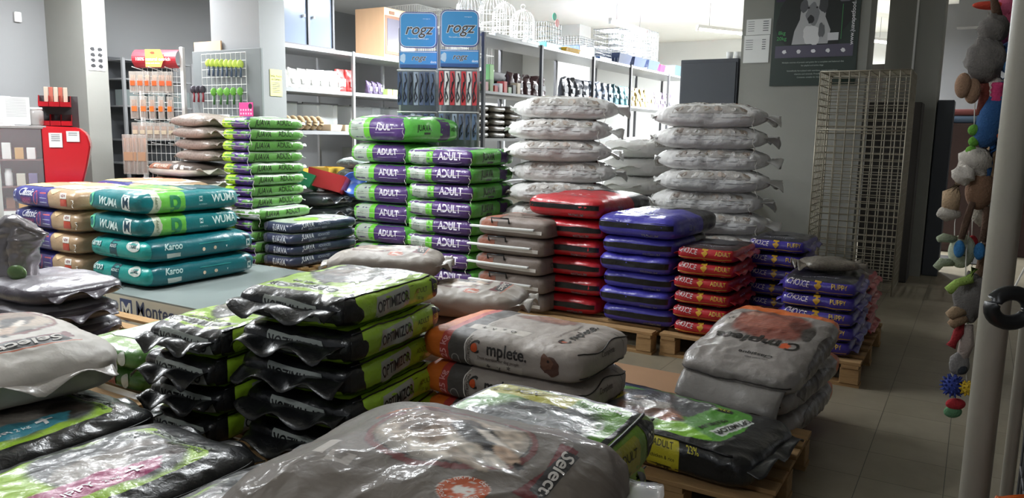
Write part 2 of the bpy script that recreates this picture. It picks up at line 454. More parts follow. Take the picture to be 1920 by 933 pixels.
M['steel'] = mat('grey_shelf_steel', srgb('8e8f90'), rough=.45, metal=.3, var=.06)
M['steeldk'] = mat('dark_post_steel', srgb('4e4e50'), rough=.5, metal=.4)
M['white'] = mat('white_enamel', srgb('e6e6e4'), rough=.4)
M['offw'] = mat('offwhite_paper', srgb('dfe0de'), rough=.7)
M['black'] = mat('black_plastic', srgb('18191b'), rough=.4)
M['cable'] = mat('white_string', srgb('d8d4cc'), rough=.8)
M['wire'] = mat('cage_wire', srgb('85888c'), rough=.35, metal=.5)
M['wiredk'] = mat('old_cage_wire', srgb('9b9484'), rough=.5, metal=.35, var=.3, vscale=14)
M['wood'] = mat('pallet_wood', srgb('a48257'), rough=.8, var=.28, vscale=9, stretch=(1,6,6), bump=.5, bscale=30)
M['glass'] = mat('tank_glass', (.75,.8,.8), rough=.06, alpha=.28)
M['film'] = mat('clear_film', (.9,.9,.9), rough=.12, alpha=.32, bump=.8, bscale=30, bump2=.6, b2scale=9)

struct('floor', box(-10.2,4,-3,18,-.1,0), M['floor'])
struct('ceiling', box(-10.2,4,-3,18,CEIL,CEIL+.1), M['ceil'])
struct('wall_left', box(-10.2,-10,-3,18,0,CEIL), M['wall'])
struct('wall_back', box(-10,4,17,17.2,0,CEIL), M['walllt'])
struct('wall_right', box(3.0,3.2,-3,18,0,CEIL), M['walldk'])
struct('trim_1', box(-10,-9.2,5.38,5.66,0,CEIL), M['pillar'])             # left pillar
struct('trim_2', box(-7.6,-6.8,5.92,6.28,0,CEIL), M['wall'])              # pillar behind the hanging toys
struct('wall_partition', box(-2.42,-1.1,9.0,9.5,0,CEIL), M['pillar'])     # wide pillar with the poster
struct('trim_3', box(-.99,-.45,9.62,10.2,0,CEIL), M['pillar'])            # second pillar
bm = bmesh.new(); bx(bm,-.72,-.70,9.60,9.62,0,CEIL); struct('trim_4', bm, M['white'])  # white strip standing in for the highlight line down the second pillar
struct('trim_5', box(-7.2,-6.75,13.6,14.1,0,CEIL), M['walllt'])           # white pillar in the far room
struct('wall_far_left', box(-10,-7.9,11.0,11.2,0,CEIL), M['wall'])
struct('trim_6', box(-.45,3.0,13.2,13.5,CEIL-.45,CEIL), M['walldk'])      # beam across the aisle
struct('wall_aisle', box(-.80,3.0,14.0,14.2,0,CEIL-.0), M['walldk'])
bm = bmesh.new()
bx(bm,.25,.33,13.9,14.0,0,2.6); bx(bm,1.15,1.23,13.9,14.0,0,2.6); bx(bm,.25,1.23,13.9,14.0,2.52,2.6)
struct('door_1', bm, M['walllt'])
# window strip of daylight seen between the pillars
# fluorescent battens: each lamp carries its own light
for i,(x,y,z,rz,wt) in enumerate(TUBES):
    t = thing('fluorescent_batten', 'white fluorescent batten hung on two rods below the ceiling', 'light', (x,y,z), R(rz))
    obj('batten_body', box(-.75,.75,-.03,.03,0,.05,bevel=.006), M['white'], t)
    bm = bmesh.new(); rod(bm,(-.72,0,-.022),(.72,0,-.022),.013,10); obj('tube', bm, mat('lit_tube',(.95,.98,1.0),emit=55), t)
    for s in (-1,1):
        obj('end_cap', box(s*.745-.015,s*.745+.015,-.02,.02,-.045,.01), M['white'], t)
        bm = bmesh.new(); rod(bm,(s*.5,0,.04),(s*.5,0,CEIL-z),.004,5); obj('hanger', bm, M['steel'], t)
    ld = bpy.data.lights.new('tube_light','AREA'); ld.shape = 'RECTANGLE'; ld.size = 1.5; ld.size_y = .12; ld.energy = wt; ld.color = (.93,.97,1)
    lo = bpy.data.objects.new('tube_light', ld); C.objects.link(lo); lo.parent = t; lo.location = (0,0,-.05)
    t['label'] = ['fluorescent batten over the red trays and left shelving','fluorescent batten above the dog chew display by the left pillar','fluorescent batten above the bird cages','fluorescent batten hanging on rods in the far bright room','fluorescent batten at the far wall beyond the poster pillar','fluorescent batten above the tall purple and green bags','fluorescent batten above the low box platform','unseen fill batten added behind the camera to brighten toys and foreground bags'][i]

# ------------------------------------------------------------------ pallets
def pallet(x0, x1, y0, y1, label, h=.16, boards=7):
    t = thing('wooden_pallet', label, 'pallet', ((x0+x1)/2, (y0+y1)/2, 0), 0)
    wx, wy = (x1-x0)/2, (y1-y0)/2
    for i in range(boards):
        c = -wy+.05+(2*wy-.1)*i/(boards-1); j = rnd.uniform(-.008,.008)
        obj('deck_board', box(-wx,wx,c-.045+j,c+.045+j,h-.02,h,bevel=.002), M['wood'], t)
    for i in range(3):
        c = -wx+.06+(2*wx-.12)*i/2
        obj('stringer_board', box(c-.05,c+.05,-wy,wy,h-.042,h-.021), M['wood'], t)
        for k in range(3):
            d = -wy+.06+(2*wy-.12)*k/2
            obj('block', box(c-.055,c+.055,d-.055,d+.055,.021,h-.043,bevel=.003), M['wood'], t)
    for k in range(3):
        d = -wy+.06+(2*wy-.12)*k/2
        obj('base_board', box(-wx,wx,d-.05,d+.05,0,.02), M['wood'], t)
    return t
pallet(-1.78,-.50,4.96,6.2,'wooden pallet under the small red and violet bags')
pallet(-3.45,-1.82,4.92,6.1,'wooden pallet under the brown, large red and large blue bags')
pallet(-4.5,-3.6,5.32,6.25,'wooden pallet under the nearer purple and green stack')
pallet(-5.57,-4.55,5.9,6.75,'wooden pallet under the rear purple and green stack')
pallet(-6.75,-5.60,5.12,6.35,'wooden pallet under the navy bags and thin green bags')
pallet(-1.30,-.55,2.78,3.66,'dark low wooden pallet under the flat black and green bag')
pallet(-2.30,-1.28,2.66,3.6,'wooden pallet under the orange ended grey bags', h=.12)
pallet(-1.18,-.68,3.70,4.35,'wooden pallet under the grey crumpled bag pile at the aisle', h=.10)
pallet(-3.1,-1.95,1.9,3.0,'wooden pallet under the leaning black and lime bag pile', h=.14)
pallet(-3.75,-1.95,.2,1.86,'wooden pallet under the flat bags in the left foreground', h=.14)
pallet(-1.8,-.5,.25,1.88,'wooden pallet under the big plastic wrapped bag', h=.14)
pallet(-3.75,-2.75,5.8,6.8,'wooden pallet under the left pile of white sacks', h=.14)
pallet(-2.6,-1.4,6.25,7.0,'wooden pallet under the right pile of white sacks', h=.14)

# cardboard sheet on the tiles in the aisle between pallets
bm = bmesh.new(); bx(bm,-2.2,-1.25,3.95,4.62,0,.006)
tag(obj('cardboard_sheet', bm, mat('cardboard', srgb('9c7a5c'), rough=.8, var=.12, vscale=3)), 'brown cardboard sheet lying on the floor tiles before the blue bags', 'cardboard')

# ------------------------------------------------------------------ box platform with printed fronts
def platform(x0, x1, y0, y1, z, label, texts):
    t = thing('display_plinth', label, 'plinth', ((x0+x1)/2, (y0+y1)/2, 0), 0)
    wx, wy = (x1-x0)/2, (y1-y0)/2
    cream = mat('cream_board', srgb('c3bfae'), rough=.6, var=.08, vscale=4)
    obj('plinth_box', box(-wx,wx,-wy,wy,0,z-.012,bevel=.004), cream, t)
    obj('plinth_top', box(-wx,wx,-wy,wy,z-.012,z), mat('grey_green_top', srgb('7c8583'), rough=.4, var=.06), t)
    flat_art('printed_front', texts, (0,-wy,z/2), (1,0,0), (0,0,1), t)
    return t
def montego(c):
    return [('poly','3c4a74',[(-.075,.085),(.075,.085),(.075,-.06),(.05,-.082),(0,-.09),(-.05,-.082),(-.075,-.06)],(c-.35,0),0),
            ('text','d8d6c8',('M',.17,{'bold':.03}),(c-.35,-.003),0),
            ('text','3c4560',('Montego',.165,{'bold':.008,'sx':.9}),(c+.04,.03),0),
            ('text','a8a390',('Pet Nutrition',.05),(c+.04,-.075),0)]
platform(-5.74,-3.95,3.40,4.9,.24,'cream display plinth with printed front under the teal bags', montego(-.28))
platform(-7.56,-5.76,3.40,4.9,.24,'cream display plinth under the blue and beige bags', montego(.42))

# ================================================================== BAG KINDS
def seamline(B, face='F', v=0, hx='1a1a1c', w=.03, z=0):
    s = B.a if face in 'FK' else B.b
    return ('rect', hx, (2*s*.94, w), (0, v*B.h), 0)
SIZES = {}
# --- large blue / red bags with a black gusset strip
def two_tone(kind, body, dark, star_hex, seed, lx=.56, ly=.80, h=.14, big=False):
    B = Bag(lx, ly, h, m=8, n=4.2 if not big else 3.0, wr=.012, seed=seed)
    bmt = banded('bag_'+kind, body, [('Y',.58,1.2,dark)], GLOSS)
    topart = [('star', star_hex, (.022,), (x,-ly/2+.20), 0) for x in (-.16,-.09,-.02,.05,.12)] + [('text','8a8a90',('ADULT',.05),(.05,-ly/2+.12),0), ('blob','6d6c6c',(.15,.12,seed),(0,ly*.22),0)]
    F = [seamline(B,'F',.05,'121214',.030), ('text','8a8a90',('PREMIUM',.03),(.12,-B.h*.5),0)]
    Rr = [('text','77777b',('25 kg',.04),(-.15,-.005),0)]
    ex = [('stitching', B.cord('F',.30,r=.0016,wob=.05), M['black'])]
    return build_bag(B, bmt, 'x', [('F',F),('T',topart),('R',Rr)], ex)
blueA, blueB = two_tone('royal_blue','443fa6','2a2a2e','b9b7d8',3), two_tone('royal_blue','443fa6','2a2a2e','b9b7d8',4)
blueTop = two_tone('royal_blue','443fa6','2a2a2e','b9b7d8',5, lx=.62, ly=.90, h=.18, big=True)
redA, redB = two_tone('bright_red','b81f2a','2a2a2e','e2b9bb',6, lx=.6), two_tone('bright_red','b81f2a','2a2a2e','e2b9bb',7, lx=.6)
redTop = two_tone('bright_red','b81f2a','2a2a2e','e2b9bb',8, lx=.66, ly=.92, h=.18, big=True)
# --- small red / violet bags with a crest
def crest_bag(kind, body, top, seed, word, lx=.40, ly=.58, h=.105):
    B = Bag(lx, ly, h, m=8, n=3.6, wr=.009, seed=seed, wf=12)
    bmt = banded('bag_'+kind, body, [('Z',.80,1.3,top)], GLOSS)
    F = [('text','d9cfd0',('CHOICE',.036),(-.115,.018),-6), ('poly','c79a2a',[(-.02,.022),(.02,.022),(.02,-.004),(0,-.024),(-.02,-.004)],(.0,.012),0),
         ('text','c9a63a',(word,.032),(.12,.012),0), ('rect','b88f32',(lx*.9,.0035),(0,-.018),0), ('disc','b88f32',(.010,.008),(0,-.032),0), ('text','c9a9a0',('8 kg',.018),(.13,-.034),0)]
    T = [('blob','2e2c33',(.13,.17,seed),(0,.05),0),('text','8d8b95',('CHOICE',.06),(0,-.2),0)]
    ex = [('end_seam', B.flap('R',out=.035,z=0,amp=.01,waves=3,thick=.003), pr(body)), ('end_seam', B.flap('L',out=.03,z=0,amp=.01,waves=3,thick=.003), pr(body))]
    return build_bag(B, bmt, 'x', [('F',F),('T',T),('R',[('text','d9cfd0',('CHOICE',.035),(0,0),0)])], ex)
crA, crB = crest_bag('choice_red','b01c26','3a2628',11,'ADULT'), crest_bag('choice_red','b01c26','3a2628',12,'ADULT')
cvA, cvB = crest_bag('choice_violet','3f3391','2b2b33',13,'PUPPY'), crest_bag('choice_violet','3f3391','2b2b33',14,'PUPPY')
cvC, cvD = crest_bag('choice_violet','3f3391','2b2b33',15,'PUPPY',lx=.45), crest_bag('choice_violet','3f3391','2b2b33',16,'PUPPY',lx=.45)
# --- grey brown bag with a white sealing tape and a handle, orange rear
def taupe(seed):
    B = Bag(.62,.5,.15,m=9,n=4.5,wr=.006,seed=seed)
    bmt = banded('bag_taupe','7d7068',[('Y',.80,1.3,'b5572f')],PAPER)
    F = [('rect','8a4f38',(.15,.06),(-.19,.03),0), ('rect','ded9d4',(.56,.022),(-.03,-.012),-1)]
    T = [('rect','8a4f38',(.15,.2),(-.2,-.14),0), ('blob','5c4b42',(.14,.1,seed),(.05,.08),0), ('text','54483f',('Complete.',.07),(.05,-.1),0)]
    Rr = [('text','4b403a',('Complete.',.045),(-.02,.01),0), ('rect','6b6059',(.004,.11),(-.17,0),0), ('rect','6b6059',(.004,.11),(.15,0),0), ('text','4b403a',('25 kg',.02),(-.02,-.03),0)]
    hb = bmesh.new()
    ps = [(-.17,-.252,.035),(-.17,-.262,.072),(-.02,-.262,.072),(-.02,-.252,.035)]
    path(hb, ps, .007, 6)
    tape = bmesh.new(); bx(tape,-.36,.2,-.275,-.235,-.008,.008,bevel=.003)
    return build_bag(B, bmt, 'x', [('F',F),('T',T),('R',Rr)], [('carry_handle',hb,M['black']),('sealing_tape',tape,M['offw'])], finish='PAPER')
taA, taB = taupe(21), taupe(22)
# --- orange ended grey bags (long side to the front)
def orange_end(seed, lx=.84, ly=.56, h=.172):
    B = Bag(lx,ly,h,m=9,n=3.6,wr=.007,seed=seed)
    bmt = banded('bag_grey_orange','a89e96',[('X',-.5,.16,'d06a22'),('X',.16,.215,'b3413a'),('X',.215,.33,'57524f')],PAPER)
    F = [('text','e6a1a0',('25 kg',.045,{'sx':.9}),(-.262,0),90), ('ring','9c9691',(.022,.022,.004),(-.20,-.04),0),
         ('text','33302e',('C  mplete.',.066,{'bold':.02}),(.02,.022),0), ('disc','d0572a',(.016,.016),(-.098,.018),0), ('text','6d625c',('Trust nutrition for dog people',.017),(.02,-.016),0),
         ('rect','b9b0a6',(.24,.035),(.02,-.045),0), ('text','4b443f',('+   v   *',.04),(.02,-.045),0), ('rect','efe9e2',(.006,.13),(-.145,0),0), ('text','5a524c',('NUTRITION',.018),(-.125,0),90),
         ('blob','5a3d33',(.045,.035,seed),(.27,0),0), ('blob','74503f',(.03,.025,seed+1),(.255,.012),0), ('disc','2a1d19',(.006,.005),(.262,.018),0)]
    T = [('rect','c9c2b8',(.30,.07),(-.05,-.15),0), ('text','4b443f',('+  v  *  o',.05),(-.05,-.15),0), ('blob','7d5346',(.15,.07,seed+3),(.05,.13),0), ('blob','9b6d58',(.08,.04,seed+4),(.07,.15),0),
         ('text','2f2c2a',('C mplete.',.085,{'bold':.02}),(.285,-.02),90), ('disc','d0572a',(.022,.022),(.285,-.165),0), ('text','6d625c',('Trust nutrition for dog people',.02),(.22,0),90)]
    Rr = [('text','5a504a',('Complete.',.03),(.0,.02),0), ('rect','3a3430',(.003,.12),(.16,0),0)]
    ex = [('piping', B.cord('R',.55,r=.003,wob=.12,a0=-.9,a1=.9), mat('dark_piping',srgb('2c2624'),rough=.6)), ('piping', B.cord('R',-.6,r=.003,wob=.1,a0=-.9,a1=.9), mat('dark_piping',srgb('2c2624'),rough=.6))]
    return build_bag(B, bmt, 'x', [('F',F),('T',T),('R',Rr)], ex, finish='PAPER', painted=.010)
orA, orB = orange_end(25), orange_end(26)
# --- the pile of grey bags at the aisle, sealed flaps to the front
def grey_flap(seed, top=False):
    B = Bag(.58,.76,.15,m=7,n=3.0,wr=.011,seed=seed)
    bmt = banded('bag_slate','8a8480',[('Y',.84,1.3,'d0682c')],GLOSS)
    T = [('blob','7a4136',(.23,.17,seed),(.02,.12),0), ('blob','96594a',(.13,.09,seed+1),(-.03,.13),0), ('blob','5a2f27',(.07,.06,seed+4),(.15,.13),0),('blob','3a3532',(.06,.09,seed+2),(.23,.08),0), ('blob','a77a6a',(.05,.03,seed+7),(-.1,.2),0),
         ('rect','b3aba4',(.10,.14),(-.24,.13),0), ('text','55504b',('*v+',.05),(-.24,.13),0),
         ('text','1d1b1a',('C mplete.',.12,{'bold':.03}),(.0,-.10),180), ('disc','c8562c',(.030,.030),(.150,-.10),0), ('text','1d1b1a',('Classique',.045,{'bold':.01}),(.06,-.24),180), ('text','4a4542',('Trust nutrition',.02),(.05,-.075),180), ('text','4a4542',('large breed adult',.018),(.08,-.28),180)]
    ex = [('sealed_flap', B.flap('F',out=.12,z=-.02,amp=.015,waves=1.3,thick=.006,droop=.085), mat('grey_flap',srgb('77736f'),rough=.35,bump=.4,bscale=40,bump2=.4,b2scale=10)),
          ('stitching', B.cord('F',-.05,r=.0035,wob=.05), mat('dark_piping',srgb('2c2624'),rough=.6))]
    return build_bag(B, bmt, 'x', [('T',T),('R',[('blob','5c544f',(.2,.04,seed),(0,0),0)])], ex, painted=.009)
gfA, gfB = grey_flap(31), grey_flap(32)
# --- black and lime bags
LIME='a2cc34'; LG='b3b8b0'
def optimizor(seed, lx=.60, ly=.74, h=.145, m=8, n=3.8, side=True):
    B = Bag(lx,ly,h,m=m,n=n,wr=.011,seed=seed,wf=8)
    bmt = banded('bag_black_lime','17181a',[('Z',-.5,-.2,'17181a')],GLOSS)
    Rr = [('rect',LIME,(ly*.86,h*.86),(.04,0),0), ('blob','1c1d1e',(.09,.07,seed),(-.34,-.02),0), ('poly',LG,[(-.13,-.032),(.11,-.032),(.13,.036),(-.11,.036)],(-.04,0),3), ('text','1d1f1c',('OPTIMIZOR',.05,{'bold':.02,'sx':.85}),(-.04,.002),3), ('ring','6fa32a',(.014,.015,.006),(.052,.006),0),
          ('disc','17181a',(.04,.036),(.29,.005),0), ('text','b7d04a',('23%',.03),(.29,.008),0), ('text','5d7326',('ADULT',.026),(.17,.01),0), ('text','5d7326',('20 kg',.018),(.17,-.02),0)]
    F = [('poly','9aa09a',[(-.12,-.025),(.16,-.03),(.13,.03),(-.14,.03)],(.02,0),-3), ('text','141516',('OPTIMIZOR',.048,{'bold':.02}),(.02,0),177), ('poly',LIME,[(.0,-.02),(.26,-.02),(.24,.004),(.05,-.004)],(.0,-.035),0)]
    T = [('poly',LIME,[(-lx*.44,-ly*.45),(lx*.44,-ly*.45),(lx*.44,ly*.44),(lx*.36,ly*.42),(lx*.30,-.02),(lx*.05,-ly*.22),(-lx*.1,-ly*.15),(-lx*.34,.02),(-lx*.36,ly*.40),(-lx*.44,ly*.42)],(0,0),0),
         ('poly','6c6e6c',[(-lx*.33,ly*.42),(lx*.34,ly*.42),(lx*.28,-.02),(lx*.03,-ly*.2),(-lx*.1,-ly*.13),(-lx*.33,.04)],(0,0),0),
         ('blob','8d867f',(.12,.13,seed+2),(-.06,.11),0), ('blob','56504b',(.06,.07,seed+5),(-.02,.05),0), ('blob','a39b92',(.035,.05,seed+7),(-.08,.1),0),
         ('ring','d5d8d3',(.06,.052,.006),(.12,-.05),0), ('text','cfd3cc',('23%',.05),(.12,-.05),90)]
    T += [('ring','e3e6e0',(.022,.026,.006),(.2,.02+i*.055),0) for i in range(5)]
    T += [('poly','d6dad4',[(-.2,-.035),(.17,-.035),(.2,.04),(-.17,.04)],(-.01,-ly*.34),3), ('text','1d1f1c',('OPTIMIZOR',.075,{'bold':.02,'sx':.9}),(-.01,-ly*.34),183), ('text','2e4010',('PREMIUM',.045),(-.01,-ly*.25),180)]
    edge = pr('1b1c1e')
    ex = [('sealed_flap', B.flap('F',out=.085,z=.015,amp=.028,waves=2.3,thick=.003,droop=.03), edge),
          ('piping', B.cord('R',.80,r=.004,wob=.02,a0=-.98,a1=.98), M['black']), ('end_seam', B.flap('K',out=.05,z=.0,amp=.02,waves=2,thick=.004,droop=0), edge)]
    return build_bag(B, bmt, 'x', [('R',Rr),('F',F),('T',T)], ex, painted=.009)
opA, opB, opC = optimizor(41), optimizor(42), optimizor(43)
# --- white woven sacks, stitched ears
def white_sack(seed, lx=.92, ly=.62, h=.205):
    B = Bag(lx,ly,h,m=4,n=3.1,wr=.014,seed=seed,wf=9,pinch=.34,nb=4.0,fine=.7)
    bmt = mat('woven_white', srgb('e4e3e1'), **WOVEN)
    F = [('rect','b9b5b0',(.60,.060),(-.02,.048),0), ('rect','d9d9d8',(.70,.020),(0,.0),0)] + [('blob',c,(.032,.018,seed+k),(-.26+k*.105,.05),0) for k,c in enumerate(['9c9087','d3cfca','a39789','bcaea3','d6d2cd','9a8c80'])] 
    T = [('rect','b9b5b0',(.62,.40),(-.02,-.01),0), ('blob','cbbfae',(.14,.12,seed),(-.1,0),0), ('blob','7b6453',(.07,.06,seed+1),(-.05,.02),0), ('ring','c96a3c',(.06,.06,.02),(.22,-.02),0), ('rect','7c2f33',(.03,.36),(.30,0),8), ('blob','6f5a4b',(.05,.08,seed+4),(-.23,.02),0),('blob','e0d8cc',(.05,.04,seed+6),(.08,.09),0)]
    film = mat('woven_white_flap', srgb('d4d3d1'), rough=.4, bump=.4, bscale=40)
    ex = [('sewn_end', B.flap('R',out=.11,z=0,amp=.045,waves=1.4,thick=.004,droop=.035,frac=.9), film), ('sewn_end', B.flap('L',out=.035,z=0,amp=.02,waves=1.4,thick=.004,droop=0,frac=.75), film),
          ('pull_string', B.cord('F',.0,r=.0022,a0=.55,a1=.8,tail=.13,off=.006), M['cable'])]
    return build_bag(B, bmt, 'x', [('F',F),('T',T),('K',[('rect','7c2f33',(.03,.1),(.2,0),20)])], ex, finish='WOVEN', name='pet_food_sack')
wsA, wsB, wsC = white_sack(51), white_sack(52), white_sack(53)
# --- purple and green large bags
def juava_big(seed, lx, ly, h, n=2.9):
    B = Bag(lx,ly,h,m=7,n=n,wr=.010,seed=seed)
    bmt = banded('bag_green_purple','57a844',[('Y',-.5,.055,'4a2f66'),],GLOSS)
    F = [('rect','6fc23f',(lx*.11,h*.78),(-lx*.43,0),0), ('rect','a9b3a8',(lx*.24,h*.78),(-lx*.26,0),0), ('text','6d776c',('25 KG',.03),(-lx*.29,0),0), ('rect','6fc23f',(lx*.09,h*.78),(-lx*.10,0),0),
         ('rect','4f3270',(lx*.52,h*.78),(lx*.21,0),0), ('text','e8e2ef',('ADULT',.072,{'bold':.02}),(lx*.18,.012),0), ('rect','b7a9c6',(lx*.3,.003),(lx*.18,-.032),0)]
    T = [('poly','6fc23f',[(-lx*.44,-ly*.45),(-lx*.30,-ly*.45),(-lx*.22,ly*.4),(-lx*.44,ly*.4)],(0,0),0), ('poly','55387a',[(-lx*.06,-ly*.46),(lx*.44,-ly*.46),(lx*.3,.05),(0,ly*.42),(-lx*.1,ly*.42),(0,0)],(0,0),0), ('poly','c4c9c6',[(-lx*.3,-ly*.45),(-lx*.08,-ly*.45),(-.03,0),(-lx*.12,ly*.42),(-lx*.25,ly*.42)],(0,0),0),
         ('text','3a2c4e',('ADULT',.085,{'bold':.02}),(lx*.16,ly*.26),0), ('blob','b9c2ba',(.1,.08,seed),(lx*.2,-.02),0)]
    Rr = [('rect','3f2a58',(ly*.16,h*.76),(ly*.17,0),0), ('text','1f2c1b',('JUAVA',.07,{'bold':.025,'sx':.9}),(-ly*.17,.012),0), ('rect','1f2c1b',(.09,.016),(-ly*.13,-.033),0), ('text','1f3a1b',('ADULT',.05),(ly*.36,.005),0)]
    ex = [('stitching', B.cord('F',.02,r=.0022,wob=.03,a0=-.97,a1=.97,tail=.10), M['cable'])]
    return build_bag(B, bmt, 'x', [('F',F),('T',T),('R',Rr)], ex)
jbA, jbB = juava_big(61,.74,.78,.154,4.8), juava_big(62,.74,.78,.154,4.8)
def juava_rear(seed, lx, ly, h):
    r = juava_big(seed,lx,ly,h,3.3); return r
jrA, jrB, jrT = juava_rear(63,.76,.70,.208), juava_rear(64,.76,.70,.208), juava_rear(65,.86,.88,.27)
# --- thin green bags
def juava_thin(seed, silver=False):
    B = Bag(.43,.74,.122,m=8,n=3.4,wr=.008,seed=seed)
    bmt = banded('bag_leaf_green','5c8f43',[('Z',.80,1.3,'8a9a86')],GLOSS)
    F = [('rect','d9dcd8' if silver else 'a6cf2c',(.17,.085),(-.12,0),0), ('rect','c8cbc8' if silver else '4b3372',(.23,.09),(.085,0),0)]
    T = [('rect','a6cf2c',(.14,.55),(-.13,-.04),0), ('rect','4b3372',(.2,.18),(.05,-.24),0), ('rect','c9cfc8',(.22,.36),(.07,.07),0), ('blob','3b3050',(.07,.1,seed),(.08,.15),0)]
    Rr = [('text','222c1c',('JUAVA',.062,{'bold':.02,'shear':.25}),(-.19,.002),0), ('text','22301a',('ADULT',.062,{'bold':.015}),(.09,.006),0), ('rect','22301a',(.10,.004),(-.18,-.036),0)]
    ex = [('stitching', B.cord('F',-.05,r=.0022,wob=.03,tail=.12), M['cable']), ('sewn_end', B.flap('K',out=.05,z=0,amp=.02,waves=2,thick=.003,droop=0), pr('c9cfc8'))]
    return build_bag(B, bmt, 'x', [('F',F),('T',T),('R',Rr)], ex)
jtA, jtB, jtS = juava_thin(71), juava_thin(72), juava_thin(73,True)
# --- navy bags
def navy(seed):
    B = Bag(.43,.94,.12,m=8,n=3.8,wr=.009,seed=seed)
    bmt = banded('bag_navy','33384f',[('Z',.84,1.3,'8f9a8a')],GLOSS)
    F = [('text','c9ccd2',('JUAVA',.06,{'bold':.02}),(.05,.0),0), ('blob','4a4c55',(.05,.035,seed),(-.15,0),0)]
    T = [('blob','7fb23c',(.10,.13,seed),(.08,-.15),0), ('rect','b9bfc0',(.34,.34),(-.01,.18),0), ('text','2c3046',('JUAVA',.09,{'bold':.02}),(0,.2),0)]
    Rr = [('text','c9ccd2',('JUAVA',.055,{'bold':.02}),(-.24,.018),0), ('text','9aa0b0',('ADVANCED',.03),(-.03,.016),0), ('text','8f95a8',('ADULT DOGS ALL BREEDS',.02),(-.12,-.016),0), ('text','8f95a8',('STRONG',.02),(-.12,-.04),0)]
    return build_bag(B, bmt, 'x', [('F',F),('T',T),('R',Rr)], [('sewn_end', B.flap('K',out=.04,z=0,amp=.02,thick=.003,droop=0), pr('8f9a8a'))])
nvA, nvB = navy(75), navy(76)
# --- teal bags on the plinth
def wuma(seed):
    B = Bag(.74,.98,.20,m=8,n=3.4,wr=.008,seed=seed)
    bmt = banded('bag_teal','0f6c70',[('Y',.12,.185,'b8c0a8'),('Y',.185,.42,'62b043')],GLOSS)
    F = [('ring','58b78c',(.05,.045,.014),(-.27,.01),0), ('text','d2e6e2',('WUMA',.075,{'bold':.02,'shear':.2}),(-.04,0),-4), ('rect','dfe6e2',(.09,.1),(.19,0),-4), ('text','1c3f52',('M',.09,{'bold':.03}),(.19,0),-4)]
    T = [('rect','7cc64a',(.62,.26),(0,-.16),0), ('text','2f8a4f',('WUMA',.14,{'bold':.02}),(.02,-.15),0), ('rect','d9dcd2',(.3,.3),(-.2,.2),0), ('blob','c9b79c',(.15,.16,seed),(-.05,.22),0), ('rect','0d4c57',(.2,.4),(.24,.2),0)]
    Rr = [('text','2a7a50',('p',.2,{'bold':.03}),(-.17,.02),0), ('text','7a8c70',('PUPPY',.03),(-.33,0),90), ('rect','cfe0dc',(.03,.035),(.06,.01),0), ('text','0f6c70',('M',.035,{'bold':.02}),(.06,.01),0), ('text','cfe0dc',('WUMA',.075,{'bold':.02}),(.285,.01),2), ('text','9cc2c0',('MONTEGO',.022),(.29,.052),2), ('text','8fb8b8',('NUTRITION',.014),(.08,-.03),0)]
    return build_bag(B, bmt, 'x', [('F',F),('T',T),('R',Rr)], [('sewn_end', B.flap('K',out=.04,z=0,amp=.015,thick=.004,droop=0), pr('0f5a60'))])
def karoo(seed):
    B = Bag(.82,1.08,.21,m=8,n=3.1,wr=.008,seed=seed)
    bmt = banded('bag_dark_teal','0c5e66',[('Y',-.5,.05,'149089')],GLOSS)
    F = [('text','1f5560',('Karoo',.07,{'bold':.03}),(-.26,.03),0), ('text','cfe6e2',('Karoo',.065,{'bold':.012}),(-.26,.032),0), ('text','135b5c',('MONTEGO',.03),(-.26,-.02),0), ('rect','0b4450',(.09,.13),(-.02,-.005),0), ('text','dfe9e6',('ADULT',.026),(-.02,.02),0), ('disc','cfd6cf',(.075,.035),(.22,.03),0), ('text','2a4c50',('LAMB',.03),(.22,.03),0), ('rect','10807a',(.7,.004),(0,-.055),0)]
    T = [('blob','9fb58a',(.16,.18,seed),(.05,.1),0), ('rect','149089',(.6,.18),(0,-.36),0), ('text','a3cfcb',('Karoo',.12),(.15,-.1),90), ('blob','7c6a50',(.09,.1,seed+1),(.1,.2),0)]
    Rr = [('text','bcd4d0',('Karoo',.06,{'bold':.025}),(-.30,.025),0), ('rect','aeb9b3',(.12,.03),(-.30,-.035),0), ('rect','2d8f8d',(.3,.006),(.08,.02),0), ('disc','cbb59a',(.015,.012),(-.03,-.02),0), ('disc','cbb59a',(.015,.012),(.08,-.02),0), ('text','d5dcda',('v',.03),(.19,-.015),0),
          ('rect','0a2f38',(.05,.05),(.43,.04),0), ('rect','dfe6e2',(.05,.05),(.43,-.015),0), ('text','0c5e66',('M',.05,{'bold':.03}),(.43,-.015),0)]
    return build_bag(B, bmt, 'x', [('F',F),('T',T),('R',Rr)], [('sewn_end', B.flap('K',out=.04,z=0,amp=.015,thick=.004,droop=0), pr('0b4a52'))])
wuA, wuB, kaA, kaB = wuma(81), wuma(82), karoo(83), karoo(84)
